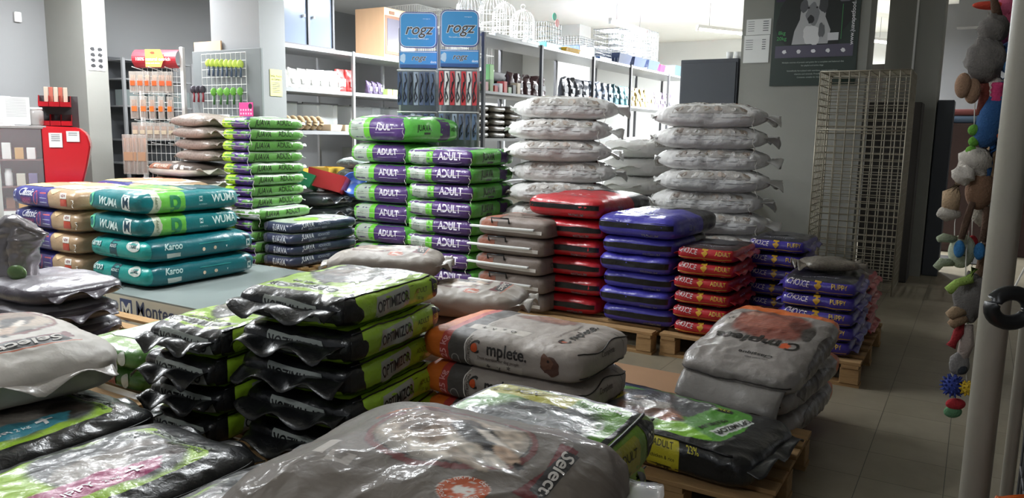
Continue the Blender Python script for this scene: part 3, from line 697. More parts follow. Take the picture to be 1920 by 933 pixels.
def classic(seed):
    B = Bag(1.02,.70,.20,m=8,n=3.4,wr=.007,seed=seed)
    bmt = banded('bag_beige_blue','a58a6c',[('X',-.5,.62,'2f3276')],GLOSS)
    F = [('rect','c9cfe0',(.05,.055),(-.41,.02),0), ('text','2f3276',('M',.05,{'bold':.03}),(-.41,.02),0), ('text','b9bfd8',('MONTEGO',.022),(-.41,-.035),0), ('text','dfe0ea',('Classic',.075,{'bold':.02,'shear':.3}),(-.20,.035),0), ('rect','6c2c62',(.17,.055),(-.2,-.03),0), ('text','c0578a',('ADULT',.04),(-.2,-.03),0),
         ('rect','4a3d86',(.2,.11),(.03,0),0), ('rect','c65a5a',(.10,.008),(.06,.035),0), ('rect','b9bfd8',(.10,.005),(.06,.0),0), ('rect','b9bfd8',(.10,.005),(.06,-.03),0), ('ring','c65a6a',(.03,.05,.008),(-.05,0),0),
         ('poly','d6ba8e',[(.14,.07),(.3,.07),(.2,.03)],(0,0),0), ('rect','dcdad2',(.09,.04),(.35,.03),0), ('text','7a3a3a',('NEW',.028,{'bold':.02}),(.35,.03),0), ('rect','b8432f',(.09,.05),(.35,-.02),0)]
    T = [('poly','e88f6c',[(-.46,-.1),(.1,-.28),(.2,.3),(-.46,.3)],(0,0),0), ('poly','efd08a',[(-.46,-.30),(.0,-.31),(.1,-.25),(-.46,-.08)],(0,0),0), ('poly','efe7d6',[(.1,-.3),(.46,-.3),(.46,.3),(.22,.3)],(0,0),0), ('blob','c79a72',(.12,.14,seed),(.26,.02),0), ('text','f3ece0',('Classic',.13,{'bold':.02,'shear':.3}),(-.12,.05),0)]
    return build_bag(B, bmt, 'x', [('F',F),('T',T),('R',[('rect','b8432f',(.08,.1),(0,0),0)])], [('pull_string', B.cord('F',0,r=.003,a0=.93,a1=.985,tail=.06), M['cable'])])
clA, clB = classic(86), classic(87)
# --- crumpled silver/grey, and patterned/brown bags at the back left
def plain(kind, body, bands, seed, lx, ly, h, arts, n=2.4, wr=.012, flapc=None, pinch=.2, speck=0):
    B = Bag(lx,ly,h,m=5,n=n,wr=wr,seed=seed,pinch=pinch)
    ex = [('sewn_end', B.flap(s,out=.05,z=0,amp=.03,waves=2,thick=.003,droop=.01,frac=.85), pr(flapc or body)) for s in 'RL']
    bm_ = mat('bag_'+kind, srgb(body), var=.75, vscale=speck, rough=.3, coat=.3, bump=.8, bscale=speck) if speck else banded('bag_'+kind, body, bands, GLOSS)
    return build_bag(B, bm_, 'x', arts, ex)
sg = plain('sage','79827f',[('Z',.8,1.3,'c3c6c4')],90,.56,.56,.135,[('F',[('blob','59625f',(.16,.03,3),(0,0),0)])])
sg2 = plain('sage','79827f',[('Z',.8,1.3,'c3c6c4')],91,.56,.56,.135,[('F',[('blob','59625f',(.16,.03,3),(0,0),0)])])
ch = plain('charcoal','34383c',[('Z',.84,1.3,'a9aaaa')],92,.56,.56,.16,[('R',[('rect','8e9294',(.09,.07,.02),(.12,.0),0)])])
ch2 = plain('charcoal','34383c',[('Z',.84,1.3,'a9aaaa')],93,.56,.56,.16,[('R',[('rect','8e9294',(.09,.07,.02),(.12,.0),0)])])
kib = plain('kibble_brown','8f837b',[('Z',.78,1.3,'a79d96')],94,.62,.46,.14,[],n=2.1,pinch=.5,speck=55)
mul = plain('multistage','c9c5b8',[('Z',.5,1.4,'544a44')],95,.80,.56,.15,[('F',[('rect','8a5a44',(.38,.05),(-.14,.03),0),('text','cfc6b8',('MULTISTAGE',.038),(-.1,.03),0),('disc','ddd8cf',(.035,.03),(.14,.03),0),('rect','c9c5b8',(.05,.045),(.24,.03),0)]),('T',[('rect','6f6258',(.14,.4),(-.2,0),0),('rect','b9b0a4',(.08,.4),(0,0),0)])],n=2.8)

# ================================================================== PILES
stack([blueA,blueB],(-1.74,5.03),(.54,.80),.16,5,.124,'royal blue bag with black gusset strip,','in the large blue pile','large royal blue bags piled on the pallet')
place(blueTop,(-2.0,5.46,.782),-3,'big puffy royal blue bag crowning the blue pile beside the red one','large royal blue bags piled on the pallet')
stack([redA,redB],(-2.30,5.08),(.60,.80),.16,5,.143,'glossy red bag with black gusset strip,','in the tall red pile','large red bags piled on the pallet')
place(redTop,(-2.60,5.54,.878),-4,'big puffy red bag with charcoal back crowning the tall red pile','large red bags piled on the pallet')
stack([crA,crB],(-1.31,5.02),(.40,.58),.16,6,.102,'small red bag with gold crest,','in the small red pile','small red crested bags between the blue and violet ones')
stack([cvA,cvB],(-.98,5.61),(.40,.58),.16,6,.106,'small violet bag,','in the rear violet pile by the wall','small violet crested bags on the pallet')
stack([cvC,cvD],(-.56,5.0),(.45,.58),.16,5,.093,'small violet bag,','in the violet pile at the aisle corner','small violet crested bags on the pallet')
stack([taA,taB],(-2.68,4.93),(.62,.5),.16,5,.14,'grey brown bag with white tape,','in the taped bag pile','grey brown taped bags with black handles')
stack([jbA,jbB],(-3.66,5.40),(.74,.78),.16,8,.150,'purple and green bag,','in the pile nearer the camera','large purple and green adult dog food bags')
stack([jrA,jrB],(-4.82,5.98),(.76,.70),.16,6,.205,'puffy purple and green bag,','in the rear tied pile','large purple and green adult dog food bags', tilt=0)
place(jrT,(-5.16,6.36,1.395),-5,'largest domed purple and green bag on top of the rear pile','large purple and green adult dog food bags')
stack([jtA,jtB],(-6.09,5.14),(.42,.72),.16,4,.112,'thin green bag with stitched end,','under the leaning thin green pile','thin green adult dog food bags in the leaning column',jit=.02)
for i in range(8):
    place([jtA,jtB][i%2],(-6.30+rnd.uniform(-.015,.015),5.50+rnd.uniform(-.02,.02),.16+.112*(i+5)),rnd.uniform(-3,3),'thin lime, purple and green bag, %s above silver ended one' % (['first','second','third','fourth','fifth','sixth','seventh','topmost'][i]),'thin green adult dog food bags in the leaning column')
place(jtS,(-6.22,5.50,.16+.112*4),2,'thin green bag with silver end, midway up the leaning green column','thin green adult dog food bags in the leaning column')
# teal and beige bags on the plinths
stack([kaA,kaB],(-5.42,3.56),(.82,1.08),.24,2,.195,'dark teal bag with pale badges,','of two wide ones on the plinth','dark teal bags on the cream plinth',jit=.01)
stack([wuA,wuB],(-5.50,3.56),(.74,.98),.63,2,.185,'teal bag with green band and letters,','of two above the dark teal bags','green banded teal bags on the plinth',jit=.012)
stack([clA,clB],(-6.32,3.52),(1.02,.70),.24,4,.185,'navy and beige bag,','in the front beige pile on the plinth','navy and beige bags on the plinth',jit=.012)
stack([clA,clB],(-6.34,4.26),(1.02,.66),.24,4,.188,'navy and beige bag,','in the rear beige pile','navy and beige bags on the plinth',jit=.012)
stack([nvA,nvB],(-5.63,5.20),(.43,.94),.16,4,.112,'navy bag with pale lettering,','in the low navy pile','navy bags in the low pile on the pallet')
# white sacks
def tall(protos, centre, rot, n, pitch, z0, look, where, group, lean=(0,0), jx=.03, jr=3):
    for i in range(n):
        place(protos[i%len(protos)], (centre[0]+lean[0]*i+rnd.uniform(-jx,jx), centre[1]+lean[1]*i+rnd.uniform(-jx,jx), z0+i*pitch), rot+rnd.uniform(-jr,jr),
              '%s, %s %s' % (look, 'topmost' if i==n-1 else ORD[i], where), group)
tall([wsA,wsB,wsC],(-3.26,6.28),27,9,.186,.14,'white woven sack,','in the left white pile','white woven pet food sacks')
tall([wsB,wsC,wsA],(-1.98,6.62),20,9,.179,.14,'white woven sack,','in the right white pile by the pillar','white woven pet food sacks')
tall([wsC,wsA,wsB],(-2.95,7.55),80,8,.182,0,'white woven sack,','in the pile behind the two white piles','white woven pet food sacks')
# back left piles
tall([ch,ch2],(-6.69,6.95-.2),0,5,.155,0,'charcoal crumpled bag,','in the pile under the red tray','charcoal bags behind the navy pile')
tall([sg,sg2],(-6.62,7.42),0,9,.130,0,'sage grey crumpled bag,','in the pile beside the charcoal bags','sage grey bags behind the navy pile')
tall([mul],(-7.16,5.26),0,8,.143,0,'brown and cream printed bag,','behind the thin green pile','brown and cream bags by the grey pillar')
tall([kib],(-7.0,5.34),0,4,.118,1.16,'small brown kibble patterned bag,','on the cream bags','brown patterned bags by the grey pillar')

# --- lit foreground: leaning black and lime piles
def ofs(i): return (-.25 if i else 0)
stack([opA,opB,opC],(-2.08,2.14),(.60,.74),.14,5,.142,'black and lime bag with name plate,','in the big lime pile','black and lime bags piled in the left foreground',rot=6,jit=.02,jr=3)
opK = optimizor(44, lx=.44, ly=.68, h=.13)
opK2 = optimizor(45, lx=.44, ly=.68, h=.13)
stack([opK,opK2],(-2.70,2.00),(.44,.68),.14,4,.130,'black ended lime bag,','left of the big lime pile','black and lime bags piled in the left foreground',rot=6,jit=.025,jr=4)
# flat bags in the left foreground; printed picture sides up
def op_flat(seed, accent, word):
    B = Bag(.60,.96,.15,m=6,n=2.6,wr=.012,seed=seed,wf=7)
    bmt = banded('bag_black_lime','17181a',[('Z',-.5,-.2,'17181a')],GLOSS)
    T = [('poly',LIME,[(-.25,-.42),(.24,-.42),(.24,.36),(.10,.44),(-.20,.42),(-.25,.2)],(0,0),0), ('blob','5b5d5e',(.22,.19,seed),(-.02,.20),0), ('blob','484a4c',(.20,.15,seed+1),(-.03,.02),0),
         ('blob','79706a',(.12,.15,seed+2),(.02,.18),0), ('blob','3a322d',(.09,.10,seed+3),(.05,.22),0), ('blob','8c847c',(.07,.12,seed+6),(.0,.02),0), ('blob','4c423c',(.04,.05,seed+7),(.10,.27),0),
         ('poly',accent,[(.06,-.30),(.19,-.30),(.19,.12),(.12,.16),(.06,.0)],(-.02,.04),0), ('text','efeff0',(word,.05),(.115,-.10),90), ('text','efeff0',('+',.12),(.11,.10),90), ('text','e6e6e6',('2 kg',.03),(.12,.02),90),
         ('ring','d5d8d3',(.055,.065,.006),(-.15,.30),0), ('text','d9dcd6',('23%',.05),(-.15,.30),90),
         ('poly','bfc5bd',[(-.19,-.03),(.17,-.03),(.19,.035),(-.17,.035)],(.02,.40),2), ('text','24301a',('OPTIMIZOR',.07,{'bold':.02}),(.02,.40),182), ('text','33470f',('PREMIUM',.05,{'bold':.01}),(.09,.335),180)]
    T += [('ring','d8dbd6',(.018,.022,.005),(-.21,.12-.05*i),0) for i in range(4)]
    return build_bag(B,bmt,'x',[('T',T)],[('piping',B.cord('R',.25,r=.004,wob=.02,a0=-.98,a1=.98),M['black']),('end_seam',B.flap('K',out=.05,z=0,amp=.02,waves=2,thick=.004,droop=.01),pr('1b1c1e'))],painted=.008)
fa, fb, fc = op_flat(101,'3f8ea0','JUNIOR'), op_flat(102,'a8336e','PUPPY'), op_flat(103,'6c6f70','ADULT')
place(opA,(-2.93,1.30,.14),0,'black bag lying under the blue accented lime bag in the foreground','flat black and lime bags in the foreground')
place(opB,(-2.33,1.26,.14),0,'black bag lying under the pink accented lime bag in the foreground','flat black and lime bags in the foreground')
place(fa,(-2.96,1.32,.275),2,'flat lime bag with blue accent and grey dog at the left edge','flat black and lime bags in the foreground')
place(fb,(-2.33,1.27,.275),-1,'flat lime and black bag with pink puppy panel in the left foreground','flat black and lime bags in the foreground')
place(opC,(-1.80+.10,1.33,.14),0,'black bag lying lowest beside the big wrapped bag','flat black and lime bags in the foreground')
place(fc,(-1.70,1.34,.275),0,'flat lime and black bag partly under the big wrapped bag','flat black and lime bags in the foreground')
# --- pile under the big wrapped bag
stack([opB,opC,opA],(-.62,1.02),(.62,.80),.14,4,.138,'black bag with lime side,','under the big wrapped bag at centre','black and lime bags under the wrapped bag',jit=.012,jr=1)
# yellow flavour panel on the right lime bag is its own printed bag
def op_yellow(seed):
    B = Bag(.48,.74,.14,m=8,n=3.6,wr=.009,seed=seed,wf=8)
    bmt = banded('bag_black_lime','17181a',[('Z',-.5,-.2,'17181a')],GLOSS)
    T = [('poly','5f9a2e',[(-.22,-.34),(.21,-.34),(.22,.35),(-.22,.35)],(0,0),0), ('blob','4c4e50',(.15,.20,seed),(.03,.04),0), ('blob','65676a',(.14,.12,seed+2),(.0,.02),0),
         ('poly','b8b32e',[(-.14,-.07),(.13,-.07),(.14,.06),(-.13,.07)],(-.09,.27),0), ('text','2a2c10',('ADULT',.05,{'bold':.015}),(-.12,.25),180), ('text','2a2c10',('chicken & rice',.028),(-.06,.29),180),
         ('text','d9dcd6',('PREMIUM',.03),(.12,.28),0)] + [('ring','e6e8e4',(.020,.024,.007),(.15,.16-.05*i),0) for i in range(4)]
    Rr = [('rect','6f9a28',(.70,.105),(.04,0),0), ('disc','17181a',(.042,.04),(.27,.012),0), ('text','cfd6c4',('23%',.034,{'bold':.01}),(.27,.012),0), ('rect','a5a52c',(.13,.085),(.13,-.005),0), ('text','3a3c14',('ADULT',.026),(.13,.01),0), ('text','3a3c14',('20 kg',.02),(.13,-.025),0),
          ('poly','c6cbc4',[(-.15,-.03),(.11,-.03),(.13,.034),(-.13,.034)],(-.08,0),3), ('text','1d1f1c',('OPTIMIZOR',.052,{'bold':.02,'sx':.85}),(-.09,.002),3)]
    return build_bag(B,bmt,'x',[('T',T),('R',Rr)],[('piping',B.cord('R',.80,r=.0045,wob=.02,a0=-.98,a1=.98),M['black']),('end_seam',B.flap('K',out=.05,z=0,amp=.015,waves=2,thick=.004,droop=.0),pr('1b1c1e'))],painted=.0065)
oy = op_yellow(111)
place(oy,(-.86,1.42,.695),0,'black and green bag with yellow flavour panel behind the big wrapped bag','black and lime bags under the wrapped bag')
# --- the big plastic wrapped bag
def select_bag(seed, lx, ly, h, wrapped, big, base='6e665e'):
    B = Bag(lx,ly,h,m=5,n=2.3,wr=.008 if big else .009,seed=seed,wf=8,nb=4,pinch=.10)
    fin = dict(rough=.55,coat=.22,spec=.15,bump=.4,bscale=34,bump2=.42,b2scale=9) if wrapped else dict(rough=.5,bump=.35,bscale=40,bump2=.35,b2scale=10)
    bmt = mat('select_%s' % ('wrapped' if wrapped else 'plain')+base, srgb(base), var=.10, vscale=9, **fin)
    ink = lambda hx: mat('select_ink_%s_%d' % (hx, wrapped), srgb(hx), **fin)
    k = .70 if big else lx/.8
    def S(it):
        kind, hx, args, (u,v), rot = it
        if kind == 'text': args = (args[0], args[1]*k, *(args[2:]))
        elif kind in ('poly',): args = [(a*k,b*k) for a,b in args]
        elif kind in ('blob',): args = (args[0]*k,args[1]*k,args[2])
        else: args = tuple(a*k for a in args)
        return (kind, ink(hx), args, (u*k,v*k), rot)
    T = [('ring','6e3a38',(.225,.185,.022),(-.06,.03),0), ('disc','8f877d',(.198,.158),(-.06,.03),0), ('ring','3e3b3a',(.20,.16,.004),(-.06,.03),0),
         ('blob','b5a594',(.17,.12,seed),(-.07,.05),15), ('blob','8b7768',(.11,.075,seed+1),(-.14,.09),0), ('blob','cfc4b6',(.10,.06,seed+9),(-.05,-.04),-25), ('blob','2f2a29',(.095,.045,seed+2),(-.02,.06),-32), ('blob','6a594c',(.045,.035,seed+8),(-.16,.03),40),
         ('blob','24201f',(.070,.030,seed+3),(.075,.0),-30), ('blob','ddd3c8',(.085,.014,seed+4),(.04,.045),-32), ('blob','b59a84',(.050,.026,seed+5),(.105,-.005),-28), ('blob','d8cfc4',(.045,.022,seed+12),(.09,-.045),-25), ('blob','171312',(.022,.015,seed+6),(.155,-.03),-20),
         ('disc','0f0c0b',(.011,.008),(.045,.022),0), ('disc','c9b8a6',(.002,.002),(.048,.025),0), ('blob','8f7a68',(.035,.06,seed+13),(-.10,.0),20), ('blob','4a3f38',(.03,.02,seed+14),(-.06,.12),0), ('blob','a39382',(.10,.02,seed+15),(.02,-.08),-22),
         ('poly','6b2f30',[(-.04,-.17),(.05,-.17),(.05,.17),(-.04,.15),(-.01,0)],(.245,.01),0), ('poly','3d3b3b',[(-.045,-.13),(.045,-.15),(.05,.15),(-.04,.12),(-.055,0)],(.29,.015),0), ('text','cfc9c2',('Select',.095,{'bold':.02,'shear':.15}),(.29,.02),-82), ('text','cfc9c2',('R',.02),(.30,-.115),-82),
         ('poly','b55a34',[(-.008,-.2),(.008,-.2),(.012,.2),(-.004,.2)],(.35,.01),0),
         ('disc','b9562e',(.062,.062),(.10,-.205),0), ('ring','c9c1b8',(.062,.062,.003),(.10,-.205),0), ('ring','c9c1b8',(.040,.040,.002),(.10,-.205),0),
         ('poly','d5cec6',[(0,-.022),(.02,0),(.018,.014),(.008,.018),(0,.011),(-.008,.018),(-.018,.014),(-.02,0)],(.09,-.205),0),
         ('rect','b8b0a8',(.05,.09),(-.31,-.16),0), ('rect','a09890',(.08,.05),(-.23,-.2),0), ('poly','b5683c',[(-.10,-.01),(.1,-.015),(.1,.0),(-.1,.01)],(-.27,.15),60), ('rect','6b2f30',(.09,.035),(-.21,.20),50),('rect','6b2f30',(.08,.03),(-.28,.09),20)]
    for i,(wd,a) in enumerate([('IS A HAPPY DOG',1),]):
        for j,chh in enumerate(wd+' - A HEALTHY DOG '):
            if chh == ' ': continue
            an = R(200-j*11.8); T.append(('text','ded8d0',(chh,.014),(.10+.050*math.cos(an), -.205+.050*math.sin(an)), math.degrees(an)-90))
    for i in range(4): T.append(('disc','d5cec6',(.006,.008),(.112+.009*math.cos(R(i*50-40)), -.212+.018*math.sin(R(i*50-40))),0))
    T.append(('disc','d5cec6',(.008,.007),(.108,-.214),0))
    rr = random.Random(seed)
    if big:
        for i in range(26):
            u, v = rr.uniform(-.36,.36), rr.uniform(-.30,.24)
            if math.hypot((u+.06)/.24,(v-.03)/.2) < 1.05 or u > .2 and v > -.2 or math.hypot(u-.1,v+.205) < .1: continue
            if i%2: T += [('disc','776f68',(.014,.012),(u,v),0)]+[('disc','776f68',(.005,.007),(u+.018*math.cos(R(t)),v+.018*math.sin(R(t))),0) for t in (40,75,110,145)]
            else: T += [('ring','7a726b',(.022,.016,.004),(u,v),rr.uniform(0,90)),('disc','7a726b',(.012,.005),(u,v),30)]
    if big: T = [(a,b,c,(u+.075,v+.03),r) for a,b,c,(u,v),r in T]
    T = [S(t) for t in T]
    film = M['film'] if wrapped else pr('a9a39c')
    ex = [('sealed_end',B.flap('R',out=.06,z=0,amp=.03,waves=2,thick=.003,droop=.01,frac=.92),film),('sealed_end',B.flap('L',out=.05,z=0,amp=.02,waves=2,thick=.003,droop=.02,frac=.92),film)]
    return build_bag(B,bmt,'x',[('T',T)],ex, step=.012 if big else .03, painted=.0032 if big else .009)
sel = select_bag(121,.59,.56,.20,True,True)
place(sel,(-.735,.985,.79),6,'big plastic wrapped greige bag with dog portrait in the centre foreground')
selL = select_bag(122,.95,.66,.26,False,False,'c4beb6')
place(selL,(-3.42,1.56,.42),-8,'white pillow shaped bag with dog print at the left edge')
selS = select_bag(123,.66,.48,.17,False,False,'9d948a'); selS2 = select_bag(124,.66,.48,.17,False,False,'9d948a')
tall([selS,selS2],(-2.98,3.46),30,5,.163,0,'small greige dog print bag,','behind the big lime pile','small greige bags with dog print')
tall([selS2,selS],(-2.45,3.56),12,4,.163,0,'small greige dog print bag,','touching the orange ended bags','small greige bags with dog print')
# --- centre bags with orange ends
stack([orA,orB],(-1.32,2.76),(.84,.56),.12,3,.165,'grey bag with orange end,','in the orange ended pile','orange ended grey bags on the centre pallet',jit=.008,jr=1)
# --- right pile
for i in range(3):
    place([gfA,gfB][i%2],(-.87+.01*i,3.97-.03*i,[.10,.245,.39][i]),-9+[2,-3,1,0][i],'grey bag with front flap and orange back, %s in the aisle pile' % ['lowest','middle','topmost'][i],'grey flap ended bags in the aisle pile',rx=[2,6,12][i])
# --- flat black/green bag with dog in a scarf
def op_wide(seed):
    B = Bag(.94,.56,.16,m=9,n=3.6,wr=.010,seed=seed,wf=7)
    bmt = banded('bag_black_lime','17181a',[('Z',-.5,-.2,'17181a')],GLOSS)
    T = [('poly','4f9330',[(-.36,-.24),(.20,-.24),(.33,-.19),(.36,.0),(.30,.22),(-.1,.24),(-.36,.24)],(0,0),0), ('poly','86c430',[(-.25,-.24),(.20,-.24),(.30,-.19),(.1,-.10),(-.1,-.13),(-.25,-.1)],(0,0),0), ('poly','202a44',[(-.38,.12),(-.2,.24),(-.38,.24)],(0,0),0), ('poly','47494c',[(-.30,-.12),(-.05,-.1),(.1,-.02),(.14,.2),(-.22,.23),(-.30,.1)],(0,0),0),
         ('blob','8a5a44',(.15,.08,seed),(-.08,-.04),-12), ('blob','a86a4c',(.06,.05,seed+1),(.04,-.07),0), ('blob','d3cbc2',(.09,.05,seed+2),(-.10,.0),20), ('blob','5a3a2e',(.03,.02,seed+3),(.08,-.08),0), ('blob','b9a597',(.03,.02,seed+4),(-.17,.06),0), ('disc','1e1512',(.006,.005),(.055,-.05),0),
         ('poly','b9ae2c',[(-.07,-.075),(.07,-.075),(.07,.075),(-.07,.075)],(-.32,.02),-90), ('text','2d2b10',('ADULT',.045,{'bold':.015}),(-.275,.02),90), ('text','2d2b10',('chicken & rice',.02),(-.33,.02),90),
         ('disc','17181a',(.045,.03),(.18,.15),0), ('text','c7c93c',('23%',.034,{'bold':.01}),(.18,.15),180), ('text','20340f',('PREMIUM',.04),(.215,-.04),-105),
         ('poly','d8dcd7',[(-.13,-.033),(.13,-.033),(.13,.033),(-.13,.033)],(.295,.0),-100), ('text','1d1f1c',('OPTIMIZOR',.048,{'bold':.02}),(.295,.0),-100), ('ring','6fa32a',(.016,.018,.006),(.282,-.075),0)]
    T += [('ring','dfe1de',(.016,.018,.005),(-.02+.04*i,.17-.004*i),0) for i in range(5)] + [('rect','dfe1de',(.004,.04),(-.02+.04*i,.135),0) for i in range(5)]
    F = [('rect','e0e3df',(.36,.062),(-.17,.022),0), ('text','15170f',('OPTIMIZOR',.068,{'bold':.025,'sx':.9}),(-.17,.025),0), ('ring','77a944',(.02,.02,.008),(-.055,.022),0), ('text','c9ccc8',('PREMIUM',.034),(-.17,-.042),0),
         ('rect','c0b62c',(.14,.115),(.12,-.0),0), ('text','3a3510',('ADULT',.028,{'bold':.01}),(.12,.036),0), ('text','3a3510',('chicken & rice',.018),(.12,-.005),0), ('text','3a3510',('20 kg',.026),(.12,-.038),0), ('text','c0b62c',('23%',.03),(.245,.04),0)]
    ex = [('piping',B.cord('F',.80,r=.005,wob=.015,a0=-.98,a1=.98),M['black']),('end_seam',B.flap('R',out=.05,z=.02,amp=.02,waves=2,thick=.004,droop=0),pr('1b1c1e'))]
    return build_bag(B,bmt,'x',[('T',T),('F',F)],ex,painted=.007)
ow = op_wide(131)
place(ow,(-1.06,3.12,.16),-8,'flat black and green bag with dog in a scarf beside the aisle')
# --- far left foreground heap
pallet(-5.5,-3.4,2.1,3.25,'wooden pallet under the silver and small green bags at left')
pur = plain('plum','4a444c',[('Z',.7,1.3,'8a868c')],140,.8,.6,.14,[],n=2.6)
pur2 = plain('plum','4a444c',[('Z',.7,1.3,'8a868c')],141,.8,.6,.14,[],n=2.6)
tall([pur,pur2],(-5.05,2.60),0,3,.13,.16,'dark plum foil bag,','under the upright silver bag','dark plum foil bags at the left edge')
def small_green(seed):
    B = Bag(.52,.66,.13,m=7,n=2.9,wr=.009,seed=seed)
    T = [('rect','d9dcd4',(.34,.4),(-.03,0),0),('blob','8a4a3a',(.12,.07,seed),(-.08,.16),0),('blob','a8604c',(.07,.05,seed+1),(-.02,.12),0),('text','3a3c3a',('90',.08),(.02,-.1),0),('blob','7ba83c',(.08,.1,seed+3),(.18,.1),0)]
    return build_bag(B,banded('bag_small_green','4c7a34',[('Z',.8,1.3,'86a860')],GLOSS),'x',[('T',T),('F',[('disc','cfd3ca',(.03,.03),(.12,.0),0),('rect','8f3426',(.09,.05),(.0,-.0),0),('text','d8d8d0',('ADULT',.022),(0,0),0)]),('R',[('disc','cfd3ca',(.03,.03),(.1,.01),0),('rect','a03a2a',(.09,.06),(-.05,0),0)])])
tall([small_green(142)],(-3.72,2.55),0,2,.12,.16,'green bag with red oval print,','at the left of the black pile','small green bags by the plinth')
place(opK,(-3.58,1.93,.0),4,'lime and black bag low behind the white pillow bag','black and lime bags piled in the left foreground')
# upright crumpled silver pouch
t = thing('silver_pouch','crumpled upright silver foil pouch with green corner at the left edge','bag',(-5.25,2.50,.53),R(20))
def pouch_mesh(w, h, d, seed, cols=26, rows=26, gather=.55):
    bm = bmesh.new(); rings = []
    for j in range(rows+1):
        f = j/rows; ring = []
        ww = w/2*(1-.12*f+.25*max(0,f-.75)); dd = d/2*(1-f)**.6+.012
        for i in range(cols*2):
            an = 2*math.pi*i/(cols*2); c, s = math.cos(an), math.sin(an)
            x = ww*abs(c)**.5*(1 if c>0 else -1); y = dd*abs(s)**.6*(1 if s>0 else -1)
            k = noise.noise((x*16+seed,y*20,f*5))+.5*noise.noise((x*40,seed,f*14))
            ring.append(bm.verts.new((x+k*.012,y+k*.035*(.3+f),f*h+.03*noise.noise((x*9,seed,0))*f)))
        rings.append(ring)
    for A,Bq in zip(rings,rings[1:]):
        for i in range(len(A)): bm.faces.new((A[i],A[(i+1)%len(A)],Bq[(i+1)%len(A)],Bq[i])).smooth = True
    bm.faces.new(rings[0][::-1]); bm.faces.new(rings[-1])
    return bm
foil = mat('silver_foil',srgb('8f8a8d'),rough=.25,metal=.55,bump=.9,bscale=18,bump2=.9,b2scale=7,var=.25,vscale=6)
pm_ = pouch_mesh(.46,.36,.24,3,34,30)
for v in pm_.verts:
    f = v.co.z/.36; k = (.72+.55*f*f); an = math.atan2(v.co.y,v.co.x); v.co.x *= k; v.co.y = v.co.y*k+.035*f*math.sin(v.co.x*34+1.3*math.sin(v.co.x*11)); v.co.z *= 1+.16*math.sin(v.co.x*13+1)*f
obj('pouch_body',pm_,foil,t)
bm = bmesh.new(); ball(bm,(.14,-.10,.06),.07,(1,.35,.7),14); obj('green_corner',bm,pr('5d7a48'),t,smooth=True)

# ================================================================== BACK OF THE SHOP
def rack(label, x0, x1, ys, zs, t=.03, name='steel_shelving', posts_mat=None, zt=None):
    y0, y1 = ys[0], ys[-1]; th = thing(name,label,'shelving',((x0+x1)/2,(y0+y1)/2,0)); cx, cy = (x0+x1)/2,(y0+y1)/2
    for z in zs: obj('shelf',box(x0-cx,x1-cx,y0-cy,y1-cy,z-t,z),M['steel'],th)
    for y in ys:
        for x in (x0,x1):
            obj('post',box(x-cx-.018,x-cx+.018,y-cy-.018,y-cy+.018,0,(zt or max(zs))+.01),posts_mat or M['steel'],th)
    return th
rack('long grey shelving with bird cages on top behind the white sacks',-5.33,-4.73,[7.2,8.5,10.0,11.35,13.05,14.35],[.3,.9,1.45,1.97,2.58],posts_mat=M['steeldk'])
rack('pale shelving along the left wall with tanks and rope',-7.62,-7.0,[6.4,7.6,8.9,10.1,11.3],[.3,.9,1.5,2.0,2.5],t=.045)
# pouches on the long shelf
def pouch(w,h,d,colhex,seed,name='treat_pouch'):
    t = thing(name,'x','pouch')
    obj('pouch_body',pouch_mesh(w,h,d,seed,10,10),mat('pouch_'+colhex,srgb(colhex),rough=.4,var=.2,vscale=20,bump=.4,bscale=30),t)
    flat_art('printed_label',[('rect','8d8f92',(w*.5,h*.22),(0,0),0)],(0,-d/2-.012,h*.45),(1,0,0),(0,0,1),t)
    register(t); return t
cols = ['4c4f58','555a66','4f5a6c','5a6678','4a5a6a','3c6670','47757a','7a6c48','86764c','8a7c50','4c4650','554c58','453f4a']
for k in range(20):
    hx = cols[min(len(cols)-1,k*len(cols)//20)]
    p = pouch(.19,.30,.09,hx,k)
    p.location = (-4.89,9.4+k*.215,1.97); p.rotation_euler = (0,0,R(90+rnd.uniform(-6,6)))
    p['label'] = 'dark foil pet food pouch in the row on the long shelf'; p['group'] = 'pouches on the long shelf'
for k in range(5):
    p = pouch(.15,.26,.08,'5a3c40',40+k); p.location = (-4.91,8.05+k*.19,1.97); p.rotation_euler=(0,0,R(90))
    p['label'] = 'dark red pouch near the front post of the long shelf'; p['group']='red pouches on the long shelf'
tag(obj('black_carton',box(-.12,.12,-.32,.32,0,.26,bevel=.004),M['black'],loc=(-5.15,8.0,1.97)),'black carton standing at the back of the long shelf','box')
tag(obj('green_card',box(-.06,.06,-.05,.05,0,.32,bevel=.01),mat('lime_card',srgb('9fe08a'),rough=.5),loc=(-4.95,7.62,1.97)),'lime green upright box on the long shelf','box')
for k in range(9):
    y = 7.2+k*.10; hx = ['b8c2a4','c99','8aa87a','c0403c','cfcfcf','c0403c','9db89a','5a5a5a','c8b8a0'][k]; hx = {'c99':'cc9999'}.get(hx,hx)
    b = obj('small_box',box(-.05,.05,-.035,.035,0,.07+.03*(k%3),bevel=.003),mat('carton_'+hx,srgb(hx),rough=.5),loc=(-4.80,y,1.97))
    tag(b,'small coloured carton at the front end of the long shelf','box','small cartons on the long shelf')
# kibble bags on lower shelf
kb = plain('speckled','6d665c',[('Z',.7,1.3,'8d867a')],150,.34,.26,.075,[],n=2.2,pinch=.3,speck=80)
for j in range(3):
    for k in range(5):
        place(kb,(-4.95,7.32+j*.36,1.45+k*.074),90+rnd.uniform(-4,4),'small speckled bag stacked on the shelf left of the white sacks','speckled bags on the lower long shelf')
